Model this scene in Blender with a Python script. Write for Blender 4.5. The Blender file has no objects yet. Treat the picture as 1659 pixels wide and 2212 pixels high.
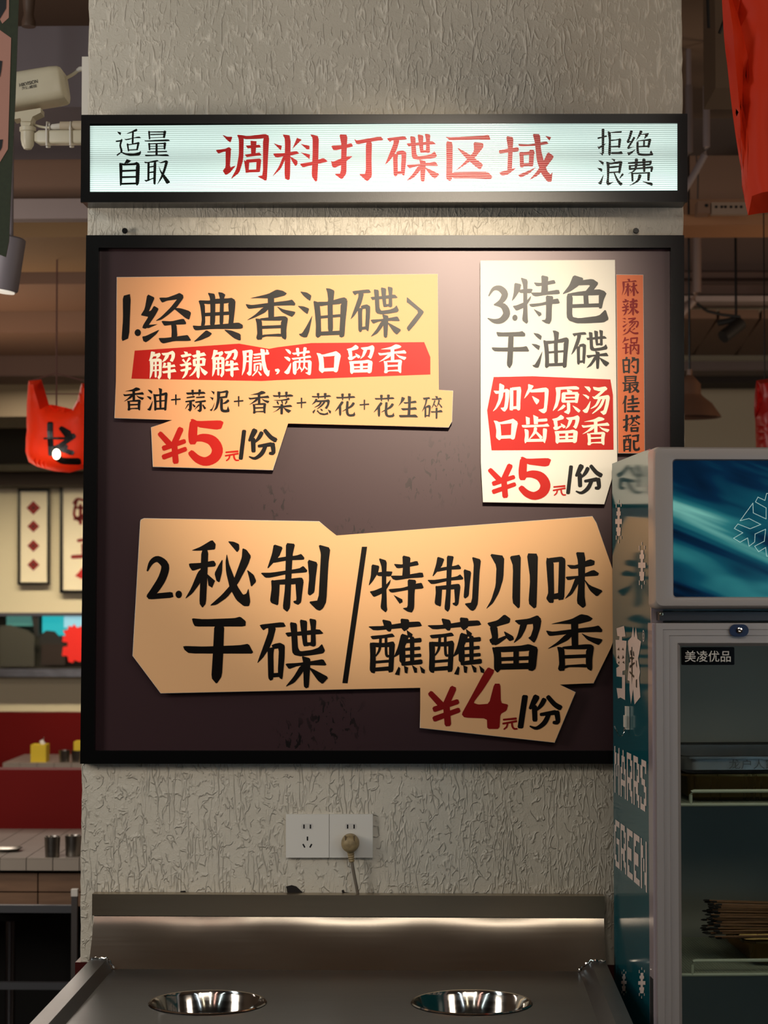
import bpy, bmesh, math, random
from mathutils import Vector, Matrix
S = bpy.context.scene
random.seed(7)
# ---------------------------------------------------------------- camera
F = 4400.0; CD = 4.03; CH = 1.56
PITCH = math.radians(2.15); YAW = math.radians(1.6)
cam = bpy.data.cameras.new('camera'); camo = bpy.data.objects.new('camera', cam)
S.collection.objects.link(camo); S.camera = camo
camo.location = (0, -CD, CH); camo.rotation_euler = (math.pi/2+PITCH, 0, YAW)
cam.sensor_width = 36; cam.lens = 36*F/2212; cam.clip_end = 60; cam.clip_start = .05
cam.dof.use_dof = True; cam.dof.focus_distance = 3.83; cam.dof.aperture_fstop = 8.0
# ---------------------------------------------------------------- world, exposure
W = bpy.data.worlds.new('world'); S.world = W; W.use_nodes = True
W.node_tree.nodes['Background'].inputs[0].default_value = (1.0, .86, .72, 1)
W.node_tree.nodes['Background'].inputs[1].default_value = .05
S.view_settings.view_transform = 'Standard'; S.view_settings.look = 'None'
S.view_settings.gamma = 1; S.view_settings.use_curve_mapping = False
S.view_settings.exposure = 0.0
# ---------------------------------------------------------------- lights
def area(name, loc, target, size, power, col, sy=None):
    l = bpy.data.lights.new(name, 'AREA'); l.energy = power; l.color = col; l.size = size
    if sy: l.shape = 'RECTANGLE'; l.size_y = sy
    o = bpy.data.objects.new(name, l); S.collection.objects.link(o); o.location = loc
    o.rotation_euler = (Vector(target)-Vector(loc)).to_track_quat('-Z', 'Y').to_euler(); return o
def spot(name, loc, target, power, col, ang, blend, rad):
    l = bpy.data.lights.new(name, 'SPOT'); l.energy = power; l.color = col
    l.spot_size = math.radians(ang); l.spot_blend = blend; l.shadow_soft_size = rad
    o = bpy.data.objects.new(name, l); S.collection.objects.link(o); o.location = loc
    o.rotation_euler = (Vector(target)-Vector(loc)).to_track_quat('-Z', 'Y').to_euler(); return o
LAMP = Vector((.172, -3.0, 2.93))
spot('track_spot_light', LAMP, (-.09, 0, 1.97), 600, (1, .85, .66), 22, 1.0, .034)
area('ambient_fill', (.2, -3.2, 3.2), (0, 0, 1.2), 1.6, 18, (1, .90, .79), .6)  # unseen soft fill, added for general ambient light
area('cool_ceiling_light', (-2.4, -1.4, 3.1), (-.6, -.3, .9), .5, 13, (.74, .90, 1), 1.2)
area('left_front_fill', (-2.6, -1.6, 2.0), (-1.1, 1.4, 2.7), .8, 26, (1, .90, .80), .8)  # added frontal fill for the beams and camera left of the pillar
area('left_far_fill', (-2.6, .5, 2.0), (-1.2, 2.5, 2.8), .6, 16, (1, .88, .80), .6)  # unseen fill, put in to lift the left beams
area('right_far_fill', (2.7, .5, 2.0), (1.3, 2.7, 2.7), .6, 15, (1, .80, .62), .6)  # unseen fill, put in to lift the dark background on the right
area('right_front_fill', (2.4, -2.6, 2.4), (1.0, .3, 1.4), .8, 14, (1, .86, .74), .8)  # added frontal fill for the fridge and the right side
for x_, p_, c_ in ((-2.1, 7, (.75, .95, 1)), (-1.2, 4, (1, .6, .5)), (-.45, 8, (1, .95, .85)), (.7, 6, (1, .85, .6)), (1.5, 8, (.7, .85, 1))):
    area('pan_streak_fill', (x_, -3.9, 3.3), (x_, -3.9, 0), .10, p_, c_, 2.2)  # strips added overhead so the pans have streaks to reflect
area('blue_tray_fill', (1.9, -3.3, 1.3), (.6, -.45, 1.2), .5, 5, (.45, .72, 1), .4)  # made-up blue source that tints the fridge tray
area('dining_light', (-1.9, 8.0, 2.33), (-1.9, 9, 1.2), 2.4, 64, (1, .85, .58), .3).data.spread = math.radians(105)
area('table_fill', (-1.7, 1.2, 2.2), (-1.2, 2.4, .7), .6, 8, (1, .92, .84), .4)  # out-of-view fill added to brighten the table tile edges
area('dining_ceiling_light', (-1.7, 4.7, 2.5), (-1.6, 4.7, 0), 1.2, 28, (1, .86, .72), .8)
area('duct_up_fill', (-2.0, 3.6, 2.0), (-1.4, 3.8, 3.2), 1.0, 9, (1, .74, .52), 1.0)  # floating fill aimed up, added to brighten ducts and ceiling
area('right_up_fill', (2.2, 3.2, 1.9), (1.6, 3.6, 3.2), .8, 10, (1, .72, .48), .8)  # added fill hung in mid-air, aimed up at the right ceiling
# ---------------------------------------------------------------- pixel rays of the 1659x2212 frame
RM = Matrix.Rotation(YAW, 3, 'Z') @ Matrix.Rotation(math.pi/2+PITCH, 3, 'X')
CV = Vector((0, -CD, CH))
def ray(px, py): return RM @ Vector(((px-829.5)/F, -(py-1106)/F, -1))
def P(px, py, Y):
    d = ray(px, py); return CV + d*((Y+CD)/d.y)
def PZ(px, py, Z):
    d = ray(px, py); return CV + d*((Z-CH)/d.z)
# ---------------------------------------------------------------- materials
def srgb(c):
    return tuple(((v/255)/12.92 if v/255 <= .04045 else ((v/255+.055)/1.055)**2.4) for v in c)
MC = {}
def mat(name, rgb, rough=.6, metal=0, noise=0, nscale=30, bump=0, bscale=200, emis=None, estr=0, trans=0, aniso=0, spec=.5, stretch=None, coat=0):
    if name in MC: return MC[name]
    m = bpy.data.materials.new(name); m.use_nodes = True; nt = m.node_tree; b = nt.nodes['Principled BSDF']
    c = srgb(rgb); b.inputs['Base Color'].default_value = (*c, 1)
    b.inputs['Roughness'].default_value = rough; b.inputs['Metallic'].default_value = metal
    b.inputs['Specular IOR Level'].default_value = spec; b.inputs['Coat Weight'].default_value = coat
    tc = nt.nodes.new('ShaderNodeTexCoord'); mp = nt.nodes.new('ShaderNodeMapping')
    nt.links.new(tc.outputs['Object'], mp.inputs[0])
    if stretch: mp.inputs['Scale'].default_value = stretch
    if noise:
        n = nt.nodes.new('ShaderNodeTexNoise'); n.inputs['Scale'].default_value = nscale; n.inputs['Detail'].default_value = 4
        nt.links.new(mp.outputs[0], n.inputs['Vector'])
        r = nt.nodes.new('ShaderNodeValToRGB'); nt.links.new(n.outputs[0], r.inputs[0])
        r.color_ramp.elements[0].position = .3; r.color_ramp.elements[1].position = .7
        r.color_ramp.elements[0].color = (*[v*(1-noise) for v in c], 1); r.color_ramp.elements[1].color = (*[min(1, v*(1+noise)) for v in c], 1)
        nt.links.new(r.outputs[0], b.inputs['Base Color'])
    if bump:
        n2 = nt.nodes.new('ShaderNodeTexNoise'); n2.inputs['Scale'].default_value = bscale; nt.links.new(mp.outputs[0], n2.inputs['Vector'])
        bp = nt.nodes.new('ShaderNodeBump'); bp.inputs['Strength'].default_value = bump; bp.inputs['Distance'].default_value = .002
        nt.links.new(n2.outputs[0], bp.inputs['Height']); nt.links.new(bp.outputs[0], b.inputs['Normal'])
    if emis:
        b.inputs['Emission Color'].default_value = (*srgb(emis), 1); b.inputs['Emission Strength'].default_value = estr
    if trans:
        t = nt.nodes.new('ShaderNodeBsdfTranslucent'); t.inputs[0].default_value = (*c, 1)
        mx = nt.nodes.new('ShaderNodeMixShader'); mx.inputs[0].default_value = trans
        nt.links.new(b.outputs[0], mx.inputs[1]); nt.links.new(t.outputs[0], mx.inputs[2])
        nt.links.new(mx.outputs[0], nt.nodes['Material Output'].inputs[0])
    if aniso:
        b.inputs['Anisotropic'].default_value = aniso
    MC[name] = m; return m
def N(nt, kind, **kw):
    n = nt.nodes.new(kind)
    for k, v in kw.items(): setattr(n, k, v)
    return n
def math_n(nt, op, a, b=None, clamp=False):
    n = nt.nodes.new('ShaderNodeMath'); n.operation = op; n.use_clamp = clamp
    for i, v in ((0, a), (1, b)):
        if v is None: continue
        if isinstance(v, (int, float)): n.inputs[i].default_value = v
        else: nt.links.new(v, n.inputs[i])
    return n.outputs[0]
def stucco():
    m = bpy.data.materials.new('trowelled_stucco'); m.use_nodes = True; nt = m.node_tree; b = nt.nodes['Principled BSDF']
    b.inputs['Roughness'].default_value = .5; b.inputs['Specular IOR Level'].default_value = .4
    tc = N(nt, 'ShaderNodeTexCoord')
    def ridged(scale, sx, sz, thin, dist, off):
        mp = N(nt, 'ShaderNodeMapping'); mp.inputs['Scale'].default_value = (sx, 1, sz); mp.inputs['Location'].default_value = (off, off, off)
        nt.links.new(tc.outputs['Object'], mp.inputs[0])
        n = N(nt, 'ShaderNodeTexNoise'); n.inputs['Scale'].default_value = scale; n.inputs['Detail'].default_value = 2.0; n.inputs['Distortion'].default_value = dist
        nt.links.new(mp.outputs[0], n.inputs['Vector'])
        a = math_n(nt, 'SUBTRACT', n.outputs[0], .5); a = math_n(nt, 'ABSOLUTE', a)
        a = math_n(nt, 'DIVIDE', a, thin); a = math_n(nt, 'SUBTRACT', 1, a, True)
        return math_n(nt, 'POWER', a, 1.5)
    def mask(scale, lo, hi, off, sx=1, sz=1):
        mp = N(nt, 'ShaderNodeMapping'); mp.inputs['Location'].default_value = (off, off, off); mp.inputs['Scale'].default_value = (sx, 1, sz)
        nt.links.new(tc.outputs['Object'], mp.inputs[0])
        n = N(nt, 'ShaderNodeTexNoise'); n.inputs['Scale'].default_value = scale; n.inputs['Detail'].default_value = 3
        nt.links.new(mp.outputs[0], n.inputs['Vector'])
        mr = N(nt, 'ShaderNodeMapRange'); mr.inputs[1].default_value = lo; mr.inputs[2].default_value = hi
        nt.links.new(n.outputs[0], mr.inputs[0]); return mr.outputs[0]
    # height 2 m and up: vertical curtain-like ridges; lower: crumpled short flakes
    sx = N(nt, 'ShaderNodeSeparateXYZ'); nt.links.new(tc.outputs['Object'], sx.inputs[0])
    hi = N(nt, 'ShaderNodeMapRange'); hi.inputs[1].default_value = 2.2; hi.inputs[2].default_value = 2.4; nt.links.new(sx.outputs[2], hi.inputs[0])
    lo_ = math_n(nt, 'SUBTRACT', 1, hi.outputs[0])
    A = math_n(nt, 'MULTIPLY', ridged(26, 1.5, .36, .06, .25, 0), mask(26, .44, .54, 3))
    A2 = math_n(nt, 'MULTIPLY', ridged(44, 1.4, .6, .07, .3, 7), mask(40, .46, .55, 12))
    B = math_n(nt, 'MULTIPLY', ridged(40, 1.1, .8, .06, .5, 9), mask(50, .44, .55, 6))
    Cc = math_n(nt, 'MULTIPLY', ridged(44, 1.5, .28, .05, .2, 5), mask(9, .45, .55, 2, 1.6, .5))
    D_ = math_n(nt, 'MULTIPLY', ridged(85, 1, 1, .10, .6, 4), .10)
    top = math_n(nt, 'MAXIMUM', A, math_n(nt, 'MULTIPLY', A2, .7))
    low = math_n(nt, 'MAXIMUM', B, Cc)
    h = math_n(nt, 'ADD', math_n(nt, 'MULTIPLY', top, hi.outputs[0]), math_n(nt, 'MULTIPLY', low, lo_))
    h = math_n(nt, 'ADD', h, D_)
    soft = mask(45, .2, .8, 1); h = math_n(nt, 'ADD', h, math_n(nt, 'MULTIPLY', soft, .35))
    # the right flank was trowelled smoother
    sm = N(nt, 'ShaderNodeMapRange'); sm.inputs[1].default_value = .18; sm.inputs[2].default_value = .42; sm.inputs[3].default_value = 1; sm.inputs[4].default_value = .45
    nt.links.new(sx.outputs[0], sm.inputs[0]); h = math_n(nt, 'MULTIPLY', h, sm.outputs[0])
    bp = N(nt, 'ShaderNodeBump'); bp.inputs['Strength'].default_value = .9; bp.inputs['Distance'].default_value = .0027
    nt.links.new(h, bp.inputs['Height']); nt.links.new(bp.outputs[0], b.inputs['Normal'])
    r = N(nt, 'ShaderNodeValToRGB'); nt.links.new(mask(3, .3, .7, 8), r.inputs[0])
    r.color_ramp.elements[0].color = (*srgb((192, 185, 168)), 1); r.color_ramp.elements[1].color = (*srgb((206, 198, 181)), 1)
    mx = N(nt, 'ShaderNodeMix', data_type='RGBA'); nt.links.new(math_n(nt, 'MULTIPLY', math_n(nt, 'MULTIPLY', top, hi.outputs[0]), .75, True), mx.inputs[0]); nt.links.new(r.outputs[0], mx.inputs[6]); mx.inputs[7].default_value = (*srgb((238, 230, 212)), 1)  # ridge tops painted paler, imitating light caught on them
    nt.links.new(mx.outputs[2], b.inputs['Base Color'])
    return m
def board_mat():
    m = bpy.data.materials.new('brown_board_film'); m.use_nodes = True; nt = m.node_tree; b = nt.nodes['Principled BSDF']
    b.inputs['Roughness'].default_value = .35; b.inputs['IOR'].default_value = 1.5; b.inputs['Specular IOR Level'].default_value = .55; b.inputs['Specular Tint'].default_value = (1, .86, .87, 1)
    tc = N(nt, 'ShaderNodeTexCoord')
    n = N(nt, 'ShaderNodeTexNoise'); n.inputs['Scale'].default_value = 95; n.inputs['Detail'].default_value = 3; n.inputs['Distortion'].default_value = .8
    mp = N(nt, 'ShaderNodeMapping'); mp.inputs['Rotation'].default_value = (0, .6, 0); mp.inputs['Scale'].default_value = (1, 1, .5)
    nt.links.new(tc.outputs['Object'], mp.inputs[0]); nt.links.new(mp.outputs[0], n.inputs['Vector'])
    sp = N(nt, 'ShaderNodeMapRange'); sp.inputs[1].default_value = .575; sp.inputs[2].default_value = .61; nt.links.new(n.outputs[0], sp.inputs[0])
    tot = None
    for (px, py, rad) in ((960, 1010, .085), (905, 1045, .05), (590, 1085, .05), (770, 1150, .05), (720, 1560, .08), (640, 1600, .06)):
        p = P(px, py, -.02)
        vs = N(nt, 'ShaderNodeVectorMath', operation='DISTANCE'); nt.links.new(tc.outputs['Object'], vs.inputs[0]); vs.inputs[1].default_value = p
        mr = N(nt, 'ShaderNodeMapRange'); mr.inputs[1].default_value = rad; mr.inputs[2].default_value = rad*.4; nt.links.new(vs.outputs['Value'], mr.inputs[0])
        tot = mr.outputs[0] if tot is None else math_n(nt, 'MAXIMUM', tot, mr.outputs[0])
    f = math_n(nt, 'MULTIPLY', sp.outputs[0], tot)
    mx = N(nt, 'ShaderNodeMix', data_type='RGBA'); nt.links.new(f, mx.inputs[0])
    mx.inputs[6].default_value = (*srgb((53, 34, 37)), 1); mx.inputs[7].default_value = (*srgb((10, 6, 6)), 1)
    nt.links.new(mx.outputs[2], b.inputs['Base Color']); return m
def steel(name, rough, rgb=(170, 165, 160), stretch=(1, 60, 60), nz=.35):
    m = bpy.data.materials.new(name); m.use_nodes = True; nt = m.node_tree; b = nt.nodes['Principled BSDF']
    b.inputs['Metallic'].default_value = 1; b.inputs['Base Color'].default_value = (*srgb(rgb), 1)
    tc = N(nt, 'ShaderNodeTexCoord'); mp = N(nt, 'ShaderNodeMapping'); mp.inputs['Scale'].default_value = stretch
    nt.links.new(tc.outputs['Object'], mp.inputs[0]); n = N(nt, 'ShaderNodeTexNoise'); n.inputs['Scale'].default_value = 6; n.inputs['Detail'].default_value = 5
    nt.links.new(mp.outputs[0], n.inputs['Vector'])
    mr = N(nt, 'ShaderNodeMapRange'); mr.inputs[3].default_value = rough*(1-nz); mr.inputs[4].default_value = rough*(1+nz)
    nt.links.new(n.outputs[0], mr.inputs[0]); nt.links.new(mr.outputs[0], b.inputs['Roughness'])
    n2 = N(nt, 'ShaderNodeTexNoise'); n2.inputs['Scale'].default_value = 5; nt.links.new(tc.outputs['Object'], n2.inputs['Vector'])
    bp = N(nt, 'ShaderNodeBump'); bp.inputs['Strength'].default_value = .25; bp.inputs['Distance'].default_value = .01
    nt.links.new(n2.outputs[0], bp.inputs['Height']); nt.links.new(bp.outputs[0], b.inputs['Normal']); return m
def glass(name, tint=(.75, .8, .78), gloss=.06):
    m = bpy.data.materials.new(name); m.use_nodes = True; nt = m.node_tree; nt.nodes.remove(nt.nodes['Principled BSDF'])
    t = N(nt, 'ShaderNodeBsdfTransparent'); t.inputs[0].default_value = (*tint, 1)
    g = N(nt, 'ShaderNodeBsdfGlossy'); g.inputs['Roughness'].default_value = .03
    mx = N(nt, 'ShaderNodeMixShader'); mx.inputs[0].default_value = gloss
    nt.links.new(t.outputs[0], mx.inputs[1]); nt.links.new(g.outputs[0], mx.inputs[2]); nt.links.new(mx.outputs[0], nt.nodes['Material Output'].inputs[0]); return m
# ---------------------------------------------------------------- object helpers
def link(name, me, m=None, parent=None, loc=None):
    o = bpy.data.objects.new(name, me); S.collection.objects.link(o)
    if m and me is not None and not me.materials: me.materials.append(m)
    if parent is not None: o.parent = parent
    if loc is not None: o.location = loc
    return o
def fin(name, bm, m, parent=None, smooth=False, bevel=0):
    if bevel:
        bmesh.ops.bevel(bm, geom=[e for e in bm.edges if len(e.link_faces) == 2 and e.calc_face_angle(0) > .6], offset=bevel, segments=2, affect='EDGES', profile=.5)
    bmesh.ops.recalc_face_normals(bm, faces=bm.faces)
    me = bpy.data.meshes.new(name); bm.to_mesh(me); bm.free()
    if smooth:
        for p in me.polygons: p.use_smooth = True
        me.set_sharp_from_angle(angle=math.radians(40))
    return link(name, me, m, parent)
def tag(o, label=None, cat=None, group=None, kind=None):
    if label: o['label'] = label
    if cat: o['category'] = cat
    if group: o['group'] = group
    if kind: o['kind'] = kind
    return o
def empty(name, loc=(0, 0, 0), rz=0):
    o = bpy.data.objects.new(name, None); S.collection.objects.link(o); o.location = loc; o.rotation_euler = (0, 0, rz)
    o.empty_display_size = .05; return o
def rel(o, root):
    """keep world-space mesh coordinates when parented to an Empty that sits at the thing's base"""
    o.parent = root; o.matrix_parent_inverse = Matrix.Translation(-Vector(root.location)) if root.rotation_euler.z == 0 else root.matrix_basis.inverted(); return o
def box(bm, x0, x1, y0, y1, z0, z1):
    vs = [bm.verts.new((x, y, z)) for x in (x0, x1) for y in (y0, y1) for z in (z0, z1)]
    for f in ((0, 1, 3, 2), (4, 6, 7, 5), (0, 4, 5, 1), (2, 3, 7, 6), (0, 2, 6, 4), (1, 5, 7, 3)): bm.faces.new([vs[i] for i in f])
    return vs
def boxo(name, x0, x1, y0, y1, z0, z1, m, parent=None, bevel=0, smooth=False):
    bm = bmesh.new(); box(bm, x0, x1, y0, y1, z0, z1); return fin(name, bm, m, parent, smooth, bevel)
def prism(bm, front, back):
    a = [bm.verts.new(v) for v in front]; b = [bm.verts.new(v) for v in back]; n = len(a)
    bm.faces.new(a); bm.faces.new(b[::-1])
    for i in range(n): bm.faces.new((a[i], b[i], b[(i+1) % n], a[(i+1) % n]))
def pxprism(bm, pts, Y, th):
    fr = [P(x, y, Y) for x, y in pts]; prism(bm, fr, [v+Vector((0, th, 0)) for v in fr])
def pts(s): return [tuple(float(q) for q in p.split(',')) for p in s.split()]
def tube(bm, path, r, seg=10, caps=True):
    path = [Vector(p) for p in path]; rings = []
    rs = r if isinstance(r, (list, tuple)) else [r]*len(path)
    up = Vector((0, 0, 1))
    for i, p in enumerate(path):
        t = (path[min(i+1, len(path)-1)]-path[max(i-1, 0)]).normalized()
        u = t.cross(up if abs(t.dot(up)) < .95 else Vector((1, 0, 0))).normalized(); v = t.cross(u)
        rings.append([bm.verts.new(p+(u*math.cos(a)+v*math.sin(a))*rs[i]) for a in [2*math.pi*k/seg for k in range(seg)]])
    for a, b in zip(rings, rings[1:]):
        for k in range(seg): bm.faces.new((a[k], a[(k+1) % seg], b[(k+1) % seg], b[k]))
    if caps:
        bm.faces.new(rings[0][::-1]); bm.faces.new(rings[-1])
def lathe(bm, prof, center, seg=32, axis='Z'):
    rings = []
    for r, h in prof:
        ring = []
        for k in range(seg):
            a = 2*math.pi*k/seg
            v = {'Z': (r*math.cos(a), r*math.sin(a), h), 'Y': (r*math.cos(a), h, r*math.sin(a)), 'X': (h, r*math.cos(a), r*math.sin(a))}[axis]
            ring.append(bm.verts.new(Vector(center)+Vector(v)))
        rings.append(ring)
    for a, b in zip(rings, rings[1:]):
        for k in range(seg): bm.faces.new((a[k], a[(k+1) % seg], b[(k+1) % seg], b[k]))
    return rings
def smoothpath(pp, n=6):
    pp = [Vector(p) for p in pp]; out = []
    for i in range(len(pp)-1):
        p0 = pp[max(i-1, 0)]; p1 = pp[i]; p2 = pp[i+1]; p3 = pp[min(i+2, len(pp)-1)]
        for k in range(n):
            t = k/n; out.append(.5*((2*p1)+(p2-p0)*t+(2*p0-5*p1+4*p2-p3)*t*t+(3*p1-p0-3*p2+p3)*t**3))
    out.append(pp[-1]); return out
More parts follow.
